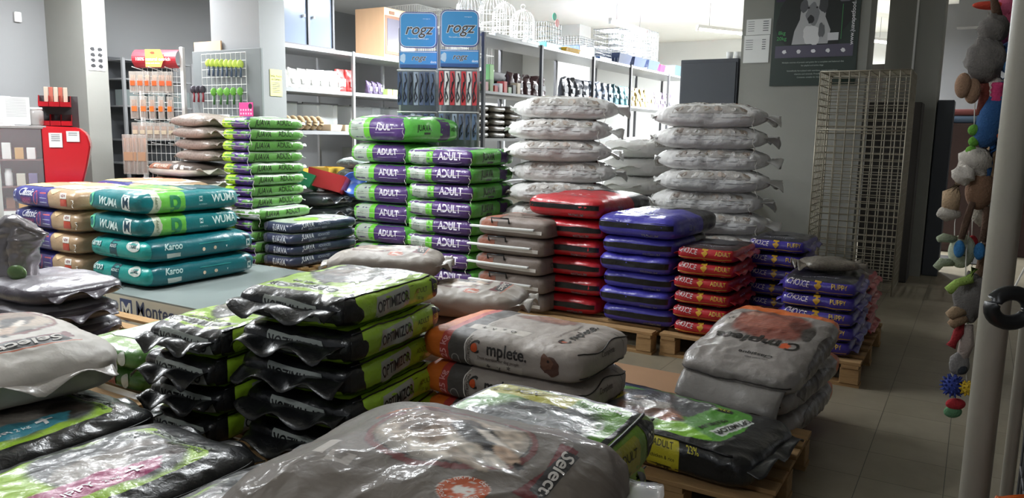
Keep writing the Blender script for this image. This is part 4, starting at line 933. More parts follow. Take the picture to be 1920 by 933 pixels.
# --- bird cages
def wire_cage(w,d,h,label,loc,rz=0,nx=9,ny=7,nz=4,dome=False,base='dfe3e4',mw=None,r=.0022,tray=.05,name='bird_cage',group=None,perch=True):
    t = thing(name,label,'bird cage' if name=='bird_cage' else 'cage',loc,R(rz),group); mw = mw or M['white']
    obj('tray',box(-w/2-.008,w/2+.008,-d/2-.008,d/2+.008,0,tray,bevel=.006),mat('tray_'+base,srgb(base),rough=.35),t)
    bm = bmesh.new()
    side = [(-w/2+w*i/nx,-d/2) for i in range(nx)]+[(w/2,-d/2+d*i/ny) for i in range(ny)]+[(w/2-w*i/nx,d/2) for i in range(nx)]+[(-w/2,d/2-d*i/ny) for i in range(ny)]
    if dome:
        n = 22; hh = h*.62
        for i in range(n):
            an = 2*math.pi*i/n; c, s = math.cos(an), math.sin(an); pts = [(w/2*c,d/2*s,tray),(w/2*c,d/2*s,hh)]
            for k in range(1,6): a = k/5*math.pi/2; pts.append((w/2*c*math.cos(a)+.012*c*(k==5),d/2*s*math.cos(a)+.012*s*(k==5),hh+(h-hh)*math.sin(a)))
            path(bm,pts,r,3)
        for z in (tray+.02,hh*.5,hh):
            path(bm,[(w/2*math.cos(2*math.pi*i/n),d/2*math.sin(2*math.pi*i/n),z) for i in range(n+1)],r*1.5,4)
        obj('wires',bm,mw,t)
        bm = bmesh.new(); path(bm,[(.03*math.sin(a*2*math.pi/12),0,h+.035-.03*math.cos(a*2*math.pi/12)) for a in range(13)],.004,5); obj('hanging_ring',bm,mw,t)
    else:
        for x,y in side: rod(bm,(x,y,tray),(x,y,h),r,3,caps=False)
        for k in range(nz+1):
            z = tray+(h-tray)*k/nz
            for a,b in (((-w/2,-d/2),(w/2,-d/2)),((w/2,-d/2),(w/2,d/2)),((w/2,d/2),(-w/2,d/2)),((-w/2,d/2),(-w/2,-d/2))): rod(bm,(*a,z),(*b,z),r*1.5,4)
        for i in range(1,nx): x = -w/2+w*i/nx; rod(bm,(x,-d/2,h),(x,d/2,h),r,3,caps=False)
        obj('wires',bm,mw,t)
    if perch:
        bm = bmesh.new(); rod(bm,(-w*.45,0,h*.4),(w*.45,0,h*.4),.006,6); obj('perch',bm,M['white'],t)
        bm = bmesh.new(); path(bm,[(0,-d*.1,h*.85),(-.04,0,h*.6),(.04,0,h*.6),(0,-d*.1,h*.85)],.003,4); obj('swing',bm,M['white'],t)
    return t
for i,(y,x,hh) in enumerate([(7.32,-5.0,.45),(7.70,-4.95,.49),(8.06,-5.0,.47),(8.40,-4.95,.43)]):
    wire_cage(.30,.30,hh,'white domed bird cage, %s along the long shelf top' % ['nearest','second from the near end','third from the near end','farthest of the four'][i],(x,y,2.58),0,dome=True,group='white domed bird cages')
for i,(y,hh) in enumerate([(9.25,.80),(9.95,.85),(10.7,.7)]):
    wire_cage(.55,.60,hh,'tall white wire cage on the wall shelving, %s' % ['nearest of three','middle of three','farthest of three'][i],(-7.3,y,2.5),0,nx=13,ny=14,nz=3,group='tall white wire cages')
wire_cage(.34,.40,.34,'small cage with turquoise base on the long shelf',(-5.01,9.01,2.58),0,base='35a3b0',tray=.09,mw=M['wire'])
for c,hx,zz in (((-4.83,9.0,3.0),'2fae92','green'),((-4.83,9.08,2.93),'d98a8a','pink')):
    bm = bmesh.new(); lathe(bm,[(.045,-.006),(.05,0),(.045,.006)]); bmesh.ops.rotate(bm,verts=bm.verts[:],matrix=Matrix.Rotation(R(90),3,'Y'))
    tag(obj('toy_disc',bm,mat('disc_'+hx,srgb(hx),rough=.5),loc=c),'round %s mirror toy above the turquoise based cage'%zz,'toy')
wire_cage(.40,.46,.26,'blue plastic cage with wire front on the long shelf',(-5.01,9.93,2.58),0,base='5676a8',tray=.14,mw=M['wire'],perch=False)
wire_cage(.40,.40,.20,'low wire cage with blue tray on the long shelf',(-5.01,10.57,2.58),0,base='5f7fae',tray=.05,mw=M['wire'])
def tray_obj(w,d,h,hx,label,loc,rz=0,name='plastic_tray',cat='tray',group=None,wall=.012):
    bm = bmesh.new(); t0 = [(-w*.42,-d*.42),(w*.42,-d*.42),(w*.42,d*.42),(-w*.42,d*.42)]; t1 = [(-w/2,-d/2),(w/2,-d/2),(w/2,d/2),(-w/2,d/2)]
    A = [bm.verts.new((*p,0)) for p in t0]; B2 = [bm.verts.new((*p,h)) for p in t1]
    Ci = [bm.verts.new((p[0]*(1-wall*3/w),p[1]*(1-wall*3/d),h)) for p in t1]; D = [bm.verts.new((p[0]*(1-wall*3/w),p[1]*(1-wall*3/d),wall)) for p in t0]
    for P,Q in ((A,B2),(B2,Ci),(Ci,D)):
        for i in range(4): bm.faces.new((P[i],P[(i+1)%4],Q[(i+1)%4],Q[i]))
    bm.faces.new(A[::-1]); bm.faces.new(D)
    bmesh.ops.bevel(bm,geom=bm.edges[:],offset=.004,segments=2,affect='EDGES')
    return tag(obj(name,bm,mat('tray_'+hx,srgb(hx),rough=.35),loc=loc,rot=(0,0,R(rz))),label,cat,group)
tray_obj(.42,.44,.07,'e8b840','yellow plastic tray on the long shelf beside the blue cage',(-4.99,9.48,2.58))
for k,y in enumerate((11.2,11.8,12.4)):
    tray_obj(.48,.50,.16,'2b3550','dark blue litter tray, %s of three on the long shelf'%['nearest','middle','farthest'][k],(-4.99,y,2.58),group='dark blue litter trays')
    wire_cage(.42,.46,.50+.06*k,'square wire cage standing in the %s dark blue tray'%['nearest','middle','farthest'][k],(-5.0,y,2.60),0,nx=8,ny=8,nz=6,base='2b3550',tray=.01,mw=M['wire'],r=.003,group='square wire cages in trays')
tray_obj(.30,.26,.14,'c8203c','small red tray among the blue trays on the long shelf',(-4.95,12.95,2.58))
tray_obj(.48,.62,.18,'3d5661','grey teal litter tray at the far end of the long shelf',(-4.99,13.75,2.58))
# far white wire stand with cages, dark cabinet
for k in range(3): wire_cage(.5,.5,.5,'white wire cage in the far stack, %s'%['lowest','middle','topmost'][k],(-3.55,13.2,.9+.52*k),0,nx=8,ny=8,nz=5,tray=.02,r=.003,mw=M['wire'],group='wire cages in the far stack')
tag(obj('cage_plinth',box(-.3,.3,-.3,.3,0,.9,bevel=.01),M['white'],loc=(-3.55,13.2,0)),'white plinth under the far stack of wire cages','plinth')
t = thing('dark_cabinet','tall slate grey cabinet beside the poster pillar','cabinet',(-2.78,9.3,0))
obj('cabinet_body',box(-.34,.34,-.3,.3,0,2.40,bevel=.008),mat('slate_panel',srgb('3d4148'),rough=.5),t)
obj('door',box(-.32,.32,-.315,-.302,.1,2.36,bevel=.004),mat('slate_panel',srgb('3d4148'),rough=.5),t)
bm = bmesh.new(); rod(bm,(.26,-.33,1.1),(.26,-.33,1.3),.008); h_ = obj('handle',bm,M['steel'],t)
for k in range(4): tag(obj('white_cup',(lambda b:(lathe(b,[(.035,0),(.042,.09)],n=12),b)[1])(bmesh.new()),M['offw'],loc=(-2.6+.09*k,9.2,2.40)),'white tub on top of the slate cabinet','tub','white tubs on the slate cabinet')
# --- left wall shelving contents
def packet(w,d,h,hx,label,loc,group,band=None,rz=90,cat='bag'):
    t = thing('food_packet',label,cat,loc,R(rz),group)
    obj('packet_body',pouch_mesh(w,h,d,loc[1],8,8),mat('packet_'+hx,srgb(hx),rough=.45,var=.08,vscale=20,bump=.3,bscale=30),t)
    flat_art('printed_label',[('rect',band or 'b9b9b8',(w*.5,h*.35),(0,0),0)],(0,-d/2-.014,h*.42),(1,0,0),(0,0,1),t)
    return t
for k in range(7): packet(.15,.10,.24,'d8d6d2','white paper pet food packet on the upper left wall shelf',(-7.12,6.50+k*.155,2.0),'white packets on the wall shelf')
for k in range(2): packet(.15,.12,.27,'c8413f' if True else '','red and white packet on the wall shelf, %s'%['nearer','farther'][k],(-7.12,7.32+k*.17+.15,2.0),'red and white packets',band='d9dfe0')
for k in range(3): packet(.09,.07,.16,'4a3f58','small purple bottle packet right of the steel post',(-7.1,8.0+k*.11,2.0),'small purple packets')
for k in range(9):
    b = obj('treat_box',box(-.06,.06,-.05,.05,0,.08,bevel=.003),mat('treat_'+['green','tan'][k//5],srgb(['9bbb6a','b5a878'][k//5]),rough=.5),loc=(-7.08,8.35+k*.115,2.0))
    tag(b,'small green or tan treat box in the wall shelf row','box','treat boxes on the wall shelf')
ropem = mat('sisal_rope',srgb('a58d6d'),rough=.9,bump=.8,bscale=90,stretch=(1,12,1))
for k in range(6):
    bm = bmesh.new(); N=24; pr_=[]
    for i in range(N):
        pass
    pts=[(math.cos(2*math.pi*i/N)*.06,0,.075+math.sin(2*math.pi*i/N)*.06) for i in range(N+1)]; path(bm,pts,.028,8)
    tag(obj('sisal_ring',bm,ropem,loc=(-7.14,6.58+k*.105,1.517)),'coiled sisal rope ring in the row on the wall shelf','rope','sisal rope rings')
for k in range(3): tray_obj(.22,.22,.08,'c9b498','beige scratching block on the wall shelf',(-7.14,7.32+k*.26,1.5),name='scratching_block',cat='scratching block',group='beige scratching blocks')
for k,(y,w) in enumerate([(6.6,.5),(7.25,.6),(8.1,.6),(8.9,.6),(9.7,.6)]):
    t = thing('glass_tank','empty glass tank at the back of the wall shelf','tank',(-7.40,y,1.5),0,'empty glass tanks on the wall shelving')
    obj('tank_glass',box(-.16,.16,-w/2,w/2,.01,.34),M['glass'],t); obj('tank_base',box(-.165,.165,-w/2-.004,w/2+.004,0,.02),M['steeldk'],t); 
    bm = bmesh.new()
    for s in (-1,1): bx(bm,s*.16-.01,s*.16+.01,-w/2-.008,w/2+.008,.33,.35)
    obj('tank_rim',bm,M['steeldk'],t)
for k,(y,w) in enumerate([(8.2,.6),(9.1,.6),(10.0,.6)]):
    tag(obj('grey_carton',box(-.2,.2,-w/2,w/2,0,.38,bevel=.004),mat('carton_grey',srgb('7f8386'),rough=.6),loc=(-7.3,y,.9)),'grey carton on the lower wall shelf','box','grey cartons on the lower wall shelf')
for k,y in enumerate((6.7,7.3)): tray_obj(.35,.3,.14,'d2b04a','yellow bowl tray on the lower wall shelf, %s'%['nearer','farther'][k],(-7.2,y,.9))
# cabinets on top of the wall shelving
t = thing('display_case','dark framed glass display case on top of the wall shelving','cabinet',(-7.32,6.95,2.5))
fr = bmesh.new()
for x in (-.2,.2):
    for y in (-.42,0,.42): bx(fr,x-.015,x+.015,y-.015,y+.015,0,.95)
obj('frame_posts',fr,M['steeldk'],t)
obj('case_base',box(-.22,.22,-.44,.44,0,.03),M['steeldk'],t); obj('case_top',box(-.22,.22,-.44,.44,.93,.96),M['steeldk'],t); obj('glass',box(-.19,.19,-.41,.41,.03,.93),mat('case_glass',srgb('7f8a9c'),rough=.15,alpha=.7),t)
for s in (-1,1): obj('door_knob',box(.2,.23,s*.08-.01,s*.08+.01,.35,.38),M['white'],t)
t = thing('wood_cabinet','light wood cabinet with dark glass front on the wall shelving','cabinet',(-7.27,8.58,2.5))
wd = mat('beech_veneer',srgb('c9a27e'),rough=.45,var=.06,vscale=3,stretch=(8,8,1))
obj('cabinet_body',box(-.27,.25,-.34,.34,0,.66,bevel=.004),wd,t); obj('glass_door',box(.252,.262,-.29,.29,.09,.52),mat('smoked_glass',srgb('54525c'),rough=.12),t)
obj('door_frame',box(.25,.258,-.33,.33,.05,.56),mat('brown_frame',srgb('6e4f3e'),rough=.5),t)
for y in (-.2,.12): obj('vent',box(.252,.262,y-.04,y+.06,.58,.62),mat('brown_frame',srgb('6e4f3e')),t)
# --- leash display stands
def leash_stand(loc, which, red):
    t = thing('leash_display','grey metal leash display stand with blue signs, %s of two'%which,'display stand',loc,R(31),'leash display stands')
    w=.41
    for s in (-1,1): obj('upright',box(s*w/2-.012,s*w/2+.012,-.01,.01,0,2.62),M['steel'],t)
    obj('base',box(-w/2,w/2,-.08,.08,0,.05,bevel=.01),M['steel'],t)
    obj('back_panel',box(-w/2,w/2,.0,.012,.3,2.2),mat('stand_mesh_back',srgb('6f757c'),rough=.6),t)
    sg_ = obj('round_sign',(lambda b:[b.faces.new([b.verts.new((x,y_,z)) for x,z in poly_rect(w,.38,.07)]) for y_ in (0,)] and b)(bmesh.new()),mat('sign_blue_edge',srgb('3d4f92'),rough=.4),t); 
    bm = bmesh.new(); P = poly_rect(w,.38,.07); A=[bm.verts.new((x,-.03,z)) for x,z in P]; B2=[bm.verts.new((x,-.01,z)) for x,z in P]
    bm.faces.new(A); bm.faces.new(B2[::-1]); [bm.faces.new((A[i],B2[i],B2[(i+1)%len(P)],A[(i+1)%len(P)])) for i in range(len(P))]
    bpy.data.objects.remove(sg_); s1 = obj('round_sign',bm,mat('sign_blue_edge',srgb('3d4f92'),rough=.4),t,loc=(0,0,2.60))
    items = [('poly','e4ecf4',poly_rect(w-.02,.355,.06),(0,0),0),('poly','2c8fd0',poly_rect(w-.03,.345,.056),(0,0),0),('text','f2f4f6',('rogz',.165,{'bold':.035,'shear':.3}),(0,.012),0),('text','33343a',('rogz',.165,{'bold':.012,'shear':.3}),(0,.012),0),('text','e8f0f8',('The world\'s coolest pet gear',.02),(0,-.09),0),('text','e8f0f8',('www.rogz.com',.013),(.09,.12),0)]
    flat_art('sign_print',items,(0,-.031,0),(1,0,0),(0,0,1),s1)
    h1 = obj('header_card',box(-w/2,w/2,-.02,.0,2.20,2.38),mat('header_blue',srgb('2f6fb8'),rough=.4),t)
    flat_art('header_print',[('rect','3f93d6',(w-.01,.12),(0,.01),0),('rect','e4ecf4',(w-.01,.006),(0,.078),0),('text','f2f4f6',('rogz',.085,{'bold':.035,'shear':.3}),(.0,.02),0),('text','33343a',('rogz',.085,{'bold':.012,'shear':.3}),(.0,.02),0),('text','e8f0f8',('dogz',.035,{'bold':.02}),(.165,-.025),0),('blob','b8d0e8',(.03,.045,5),(-.17,.01),0),('rect','22508e',(w-.01,.03),(0,-.072),0)],(0,-.021,2.29),(1,0,0),(0,0,1),h1)
    for z,n,ln in ((2.16,7,.36),(1.72,6,.30)):
        bm = bmesh.new(); rod(bm,(-w/2,-.2,z),(w/2,-.2,z),.006,6)
        for s in (-1,1): rod(bm,(s*w/2,0,z),(s*w/2,-.2,z),.006,6)
        obj('hook_rail',bm,M['white'],t)
    for r_,(z,n,ln) in enumerate(((2.16,7,.36),(1.72,6,.28))):
        for k in range(n):
            x = -w/2+.03+(w-.06)*k/(n-1); hx = (['c0343a','d9d6d6','b8343c','cfcaca'][k%4] if red and r_==0 else ['3a4a66','5a6c88','2f3a4c','8a97a8','4a5872'][(k+r_)%5])
            wx, wy = (.857*x+.515*.22), (.515*x-.857*.22)
            g = thing('packed_leash','x','pet leash',(loc[0]+wx,loc[1]+wy,z-.01),R(31+rnd.uniform(-8,8)))
            bm = bmesh.new(); bx(bm,-.024,.024,-.006,.006,-ln,-.01,bevel=.003); obj('card',bm,mat('leash_card_'+hx,srgb(hx),rough=.4,var=.2,vscale=25),g)
            bm = bmesh.new(); path(bm,[(.0,-.012,-.03),(.016,-.014,-.1),(-.014,-.015,-.2),(.012,-.014,-ln+.08),(-.012,-.014,-ln+.03),(-.018,-.014,-ln+.1),(.0,-.014,-.12)],.006,5); obj('leash',bm,mat('leash_dark',srgb('22262e'),rough=.5),g)
            g['label'] = 'packed leash hanging in the %s row of the %s blue signed stand'%(['upper','lower'][r_],which); g['group']='leashes, %s row, %s stand'%(['upper','lower'][r_],which)
leash_stand((-5.36,6.86,0),'left',False); leash_stand((-4.86,6.93,0),'right',True)
# --- gridwall stands at the left
brd = thing('toy_display_board','grey display board with grid and hanging brushes by the pillar','display stand',(-7.28,5.84,0),0)
obj('board',box(-.56,.58,-.0,.03,0,2.37,bevel=.004),mat('board_grey',srgb('6f7475'),rough=.6),brd)
gm = bmesh.new()
for i in range(10): rod(gm,(-.36+.082*i,-.03,1.3),(-.36+.082*i,-.03,2.33),.003,4)
for i in range(13): rod(gm,(-.36,-.03,1.3+.0858*i),(.378,-.03,1.3+.0858*i),.003,4)
obj('grid_panel',gm,M['white'],brd)
tag(obj('peach_board',box(-.2,.26,0,.02,0,2.48),mat('peach_panel',srgb('dcb58e'),rough=.6),loc=(-7.66,5.885,0)),'peach coloured board standing behind the grey display board','board')
def brush(x,z,hx,hx2,group,ln=.16):
    t = thing('pet_brush','x','pet brush',(-7.28+x,5.795,z),R(rnd.uniform(-12,30)+50))
    bm = bmesh.new(); ball(bm,(0,0,-.05),.042,(.9,.35,1.1),12); obj('brush_head',bm,mat('brush_'+hx,srgb(hx),rough=.4),t)
    bm = bmesh.new(); path(bm,[(0,0,-.08),(.006,0,-.12),(0,0,-ln-.03)],[.012,.010,.014],6); obj('handle',bm,mat('brush_'+hx2,srgb(hx2),rough=.4),t)
    bm = bmesh.new(); rod(bm,(0,.0,0),(0,.0,-.01),.003,4); obj('peg',bm,M['white'],t)
    t['label'] = group[1]; t['group'] = group[0]
for k in range(8): brush(-.22+.075*k,2.28-.004*k,'b9cc5a','46566e',('yellow green brushes','yellow green brush hanging in the top row of the grey board'))
for k in range(3): brush(-.50+.08*k,1.99,'3c3640','8a2f3a',('dark brushes','dark brush with red handle hanging left on the grey board'))
for k in range(5): brush(-.15+.11*k,1.96,'6fae44','3f6a3a',('green brushes','green brush hanging in the middle row of the grey board'))
t = thing('tennis_ball_string','three yellow tennis balls in a net hanging on the board','toy',(-7.52,5.79,1.62))
for k in range(3):
    bm = bmesh.new(); ball(bm,(0,0,-.03-.075*k),.037,seg=14); obj('tennis_ball',bm,mat('tennis_felt',srgb('c3d24c'),rough=.9),t)
bm = bmesh.new(); rod(bm,(0,0,.06),(0,0,-.19),.003,4); obj('net_string',bm,M['white'],t)
t = obj('beware_sign',box(-.10,.10,-.004,.004,-.14,.14),M['offw'],loc=(-7.23,5.76,1.52)); tag(t,'white beware of the dog sign hanging low on the grey board','sign')
flat_art('sign_print',[('text','2a2a2c',('BEWARE',.045,{'bold':.01}),(0,.08),0),('ring','2a2a2c',(.045,.055,.006),(0,-.03),0),('blob','77777a',(.03,.035,3),(0,-.03),0),('disc','111111',(.008,.006),(0,-.04),0)],(0,-.0045,0),(1,0,0),(0,0,1),t)
t = obj('pink_toy_card',box(-.11,.11,-.004,.004,-.11,.11,bevel=.002),mat('pink_card',srgb('d84a8e'),rough=.4),loc=(-6.86,5.76,1.68)); tag(t,'pink card of small treats at the right of the grey board','toy card')
flat_art('card_print',[('disc','26262a',(.03,.03),(.07,.07),0)]+[('disc','f3c3d8',(.011,.011),(-.08+.04*i,.03-.04*j),0) for i in range(5) for j in range(3)],(0,-.0045,0),(1,0,0),(0,0,1),t)
# ostrich chew stand
os_ = thing('chew_display','white wire chew stand with curved red header sign','display stand',(-8.35,5.80,0),R(25))
obj('frame',box(.24,.28,-.03,.03,0,2.44,bevel=.005),M['white'],os_); obj('frame',box(-.28,-.26,-.03,.03,0,2.05),M['white'],os_); obj('base',box(-.3,.3,-.3,.25,0,.04,bevel=.01),M['white'],os_)
gm = bmesh.new()
for i in range(9): rod(gm,(-.24+.06*i,0,.3),(-.24+.06*i,0,2.2),.003,4)
for i in range(20): rod(gm,(-.26,0,.3+.1*i),(.26,0,.3+.1*i),.003,4)
for z in (2.16,1.86,1.56,1.3):
    for x in (-.2,0,.2): rod(gm,(x,0,z),(x,-.28,z+.03),.005,5)
obj('wire_grid',gm,M['white'],os_)
bm = bmesh.new(); N=10
for i in range(N):
    a0,a1 = -.9+1.8*i/N,-.9+1.8*(i+1)/N; R_=.22
    f = bm.faces.new([bm.verts.new((x,-R_*math.cos(a)+.1,2.30+R_*.6*math.sin(a))) for x,a in ((-.30,a0),(.24,a0),(.24,a1),(-.30,a1))]); f.smooth=True
obj('header_sign',bm,mat('header_red',srgb('b5303a'),rough=.4),os_)
flat_art('header_print',[('poly','e0a050',[(-.09,-.1),(.1,-.1),(.14,.0),(.1,.1),(-.09,.1)],(0,0),0),('text','f4e8e0',('100% natural ostrich',.052,{'bold':.01}),(0,-.01),0),('text','f4e8e0',('treats and chews',.025),(0,-.055),0),('blob','8a4a30',(.03,.015,4),(.0,.06),0)],(-.03,-.135,2.30),(1,0,0),(0,0,1),os_)
for r_,(z,n,ln,c1) in enumerate(((2.14,6,.24,'c8501e'),(1.86,5,.26,'d8641e'),(1.56,6,.20,'b8a890'),(1.42,5,.46,'a88468'))):
    for k in range(n):
        x = -.22+.44*k/(n-1); ca,sa = math.cos(R(25)),math.sin(R(25)); y = -.24 if r_<3 else -.30; xx = x if r_<3 else x*.5-.2
        g = thing('chew_packet','x','treat packet',(-8.35+ca*xx-sa*y,5.80+sa*xx+ca*y,z),R(25+rnd.uniform(-20,20)))
        bm = bmesh.new(); bx(bm,-.045,.045,-.012,.012,-ln,0,bevel=.006); obj('clear_bag',bm,mat('chew_bag',srgb('c9c1b8'),rough=.25,alpha=.35),g)
        bm = bmesh.new()
        for q in range(3): path(bm,[(-.02+.02*q,0,-.04),(-.022+.021*q,.002,-ln*.5),(-.02+.02*q,0,-ln+.02)],.008,5)
        obj('chew_sticks',bm,mat('chew_brown',srgb('8a6248'),rough=.7),g)
        obj('paper_label',box(-.028,.028,-.016,.016,-ln*.66,-ln*.44),mat('label_'+c1,srgb(c1),rough=.5),g)
        g['label']='clear chew packet with %s label on the red headed stand'%['red and orange','orange','pale','long sticks and orange'][r_]; g['group']='chew packets row %s'%['upper','middle','lower','long'][r_]
# alcove shelves
t = rack('dark alcove shelving beside the left pillar',-9.75,-9.35,[5.95,6.95],[.3,.7,1.05,1.35,1.78,2.12,2.36],t=.02)
obj('back_panel',box(-.22,-.20,-.5,.5,0,2.4),mat('alcove_dark',srgb('4d4f52'),rough=.7),t)
for k in range(5):
    tag(obj('glass_box',box(-.12,.12,-.085,.085,0,.2+.04*(k%2),bevel=.002),mat('hazy_box',srgb('8f9a98'),rough=.2,alpha=.6),loc=(-9.5,6.08+.19*k,[1.78,1.35][k%2])),'hazy clear box on the alcove shelf','box','hazy boxes in the alcove')
bm = bmesh.new(); ball(bm,(0,0,.11),.14,(1,1.1,.75),14,fuzz=.02); tag(obj('black_sack',bm,mat('black_film',srgb('17181a'),rough=.3,bump=.6),loc=(-9.52,6.3,.70)),'black plastic sack on a low alcove shelf','bag')
# paper signs
def paper(w,h,origin,u,items,label,hx='dfe0de',cat='notice'):
    n = Vector(u).cross(Vector((0,0,1))).normalized()
    o = thing('paper_notice',label,cat,origin); bm = bmesh.new(); U=Vector(u)
    A=[bm.verts.new(U*x+Vector((0,0,z))+n*.004) for x,z in poly_rect(w,h)]; B2=[bm.verts.new(U*x+Vector((0,0,z))) for x,z in poly_rect(w,h)]
    bm.faces.new(A); bm.faces.new(B2[::-1]); [bm.faces.new((A[i],B2[i],B2[(i+1)%4],A[(i+1)%4])) for i in range(4)]
    obj('sheet',bm,mat('paper_'+hx,srgb(hx),rough=.7),o)
    if items: flat_art('print',items,n*.005,u,(0,0,1),o)
    return o
lines = lambda n,w,y0,dy,hx='6a6c6e',h=.004: [('rect',hx,(w,h),(0,y0-dy*i),0) for i in range(n)]
paper(.20,.30,(-9.198,5.52,2.32),(0,1,0),[('blob','3a3a3c',(.03,.022,i),(-.045+.09*(i%2),.10-.065*(i//2)),0) for i in range(8)],'white sheet of eight small pictures on the left pillar')
paper(.17,.29,(-6.798,6.13,2.02),(0,1,0),[('text','3b3a22',("Smile, You're",.030,{'bold':.01}),(0,.075),0),('text','3b3a22',('on Camera',.030,{'bold':.01}),(0,.040),0)]+lines(6,.11,.0,.02),'yellow camera notice on the pale pillar edge',hx='dcd78a')
paper(.27,.17,(-2.24,8.998,2.73),(1,0,0),[('rect','55575a',(.07,.005),(-.08,.06-.025*i),0) for i in range(5)]+[('rect','55575a',(.06,.008),(.08,.06-.025*i),0) for i in range(5)],'upper white notice taped beside the dog poster')
paper(.28,.30,(-2.25,8.996,2.49),(1,0,0),[('rect','55575a',(.08,.005),(-.08,.10-.025*i),0) for i in range(5)]+[('rect','55575a',(.04,.008),(.08,.10-.025*i),0) for i in range(5)],'lower white notice taped beside the dog poster')
# poster
t = thing('dog_poster','dark green dog food poster on the grey pillar','poster',(-1.64,8.985,2.68))
obj('sheet',box(-.44,.44,0,.01,-.60,.60),mat('poster_green',srgb('15281f'),rough=.35),t)
pi = [('rect','2b1b3a',(.84,.3),(0,.45),0),('blob','0e1614',(.40,.36,3),(.0,.1),0),('text','e6e2e6',('for active adult dogs',.075,{'bold':.015}),(-.02,.365),0),
 ('poly','a9a9ab',[(-.20,-.16),(.17,-.16),(.19,-.02),(.13,.12),(.14,.28),(.06,.34),(-.06,.33),(-.12,.24),(-.13,.10),(-.18,-.02)],(-.03,0),0),
 ('blob','3a3a3e',(.045,.085,5),(.075,.25),0),('blob','55565a',(.04,.07,6),(-.12,.24),0),('blob','77787b',(.07,.11,7),(-.03,.16),0),('blob','1c1c1f',(.035,.045,8),(-.045,.10),0),('disc','0c0c0e',(.012,.009),(-.075,.22),0),('disc','0c0c0e',(.012,.009),(.01,.22),0),('blob','cfcfd0',(.10,.10,9),(-.03,-.06),0),('blob','5d5e61',(.035,.08,10),(.07,-.02),0),
 ('rect','4e4a5c',(.80,.13),(0,-.235),0),('text','3f8f4f',('8kg',.055),(-.34,-.03),0),('text','3f8f4f',('20kg',.055),(-.34,-.09),0),('rect','3f8f4f',(.006,.36),(.27,.06),0),('poly','5b5964',poly_rect(.11,.11,.02),(.29,.32),0),('rect','c9c9cc',(.11,.08),(.19,-.09),0),
 ('text','d5d5d8',('www.juavapetfood.co.za',.058),(.375,.10),90),('text','9aa39c',('Multiple sources of protein and grains for a complete and balanced diet',.022),(0,-.35),0),('text','9aa39c',('for playful and active dogs',.022),(0,-.385),0),('text','9aa39c',('Scientifically formulated with nutritious, natural ingredients',.022),(0,-.44),0),('text','9aa39c',('vitamins and minerals. Proudly produced',.022),(0,-.475),0),('text','9aa39c',('Contents: suitable for ALL breeds',.022),(0,-.51),0)]
for i in range(5): pi.append(('blob','d8d8dc',(.022,.02,20+i),(-.30+.15*i,-.235),0))
flat_art('poster_print',pi,(0,-.001,0),(1,0,0),(0,0,1),t)
# --- wire storage cage
wc = thing('wire_storage_cage','tall old wire mesh storage cage beside the aisle','cage',(-1.01,8.52,0))
cw,cd,chh = .40,.33,2.16
for nm,(fx,fy) in {'front':(1,-1),'rear':(1,1)}.items():
    bm = bmesh.new()
    for i in range(10): x=-cw+2*cw*i/9; rod(bm,(x,fy*cd,.05),(x,fy*cd,chh),.0055,4)
    for k in range(33): z=.05+(chh-.05)*k/32; rod(bm,(-cw,fy*cd,z),(cw,fy*cd,z),.005,4)
    obj('mesh_panel',bm,M['wiredk'],wc)
for s in (-1,1):
    bm = bmesh.new()
    for i in range(9): y=-cd+2*cd*i/8; rod(bm,(s*cw,y,.05),(s*cw,y,chh),.0055,4)
    for k in range(33): z=.05+(chh-.05)*k/32; rod(bm,(s*cw,-cd,z),(s*cw,cd,z),.005,4)
    obj('mesh_panel',bm,M['wiredk'],wc)
bm = bmesh.new()
for i in range(10): x=-cw+2*cw*i/9; rod(bm,(x,-cd,chh),(x,cd,chh),.0035,4)
for i in range(9): y=-cd+2*cd*i/8; rod(bm,(-cw,y,chh),(cw,y,chh),.0035,4)
obj('mesh_top',bm,M['wiredk'],wc)
bm = bmesh.new()
for x in (-cw,cw):
    for y in (-cd,cd): rod(bm,(x,y,0),(x,y,chh),.008,6)
for z in (.05,chh*.74,chh):
    for y in (-cd,cd): rod(bm,(-cw,y,z),(cw,y,z),.007,6)
    for x in (-cw,cw): rod(bm,(x,-cd,z),(x,cd,z),.007,6)
obj('frame',bm,M['wiredk'],wc)
place(kb,(-.78,5.36,.655),25,'small crumpled grey brown packet lying on the corner violet pile')
# things behind the cage and along the aisle
tag(obj('dark_panel_cabinet',box(-.25,.25,-.2,.2,0,1.9,bevel=.01),mat('dark_brown_panel',srgb('2e2a26'),rough=.7),loc=(-.80,9.28,0)),'tall dark brown panel cabinet behind the wire cage','cabinet')
tag(obj('grey_locker',box(-.08,.08,-.2,.2,0,1.95,bevel=.008),mat('slate_panel',srgb('3d4148')),loc=(-.36,9.95,0)),'narrow slate locker beside the second pillar','locker')
tag(obj('board_panel',box(-.3,.3,-.02,.02,0,2.6),mat('dark_brown_panel',srgb('2e2a26')),loc=(-1.35,12.6,0)),'dark board standing in the bright room beyond the pillars','board')
t = thing('sideboard','dark red brown sideboard at the far end of the aisle','cabinet',(.08,12.4,0))
obj('cabinet_body',box(-.6,.8,-.3,.3,0,1.75,bevel=.01),mat('red_brown_wood',srgb('3a2420'),rough=.5),t)
for s in (0,1): obj('door',box(-.58+.7*s,.08+.7*s,-.315,-.302,.1,1.7,bevel=.004),mat('red_brown_wood',srgb('3a2420')),t)
bm = bmesh.new(); bx(bm,-.55,.6,-.28,.28,0,.10,bevel=.045); tag(obj('pet_cushion',bm,mat('navy_fabric',srgb('47586c'),rough=.9),loc=(.0,12.4,1.75),smooth=True),'blue pet cushion lying under the red one on the sideboard','cushion')
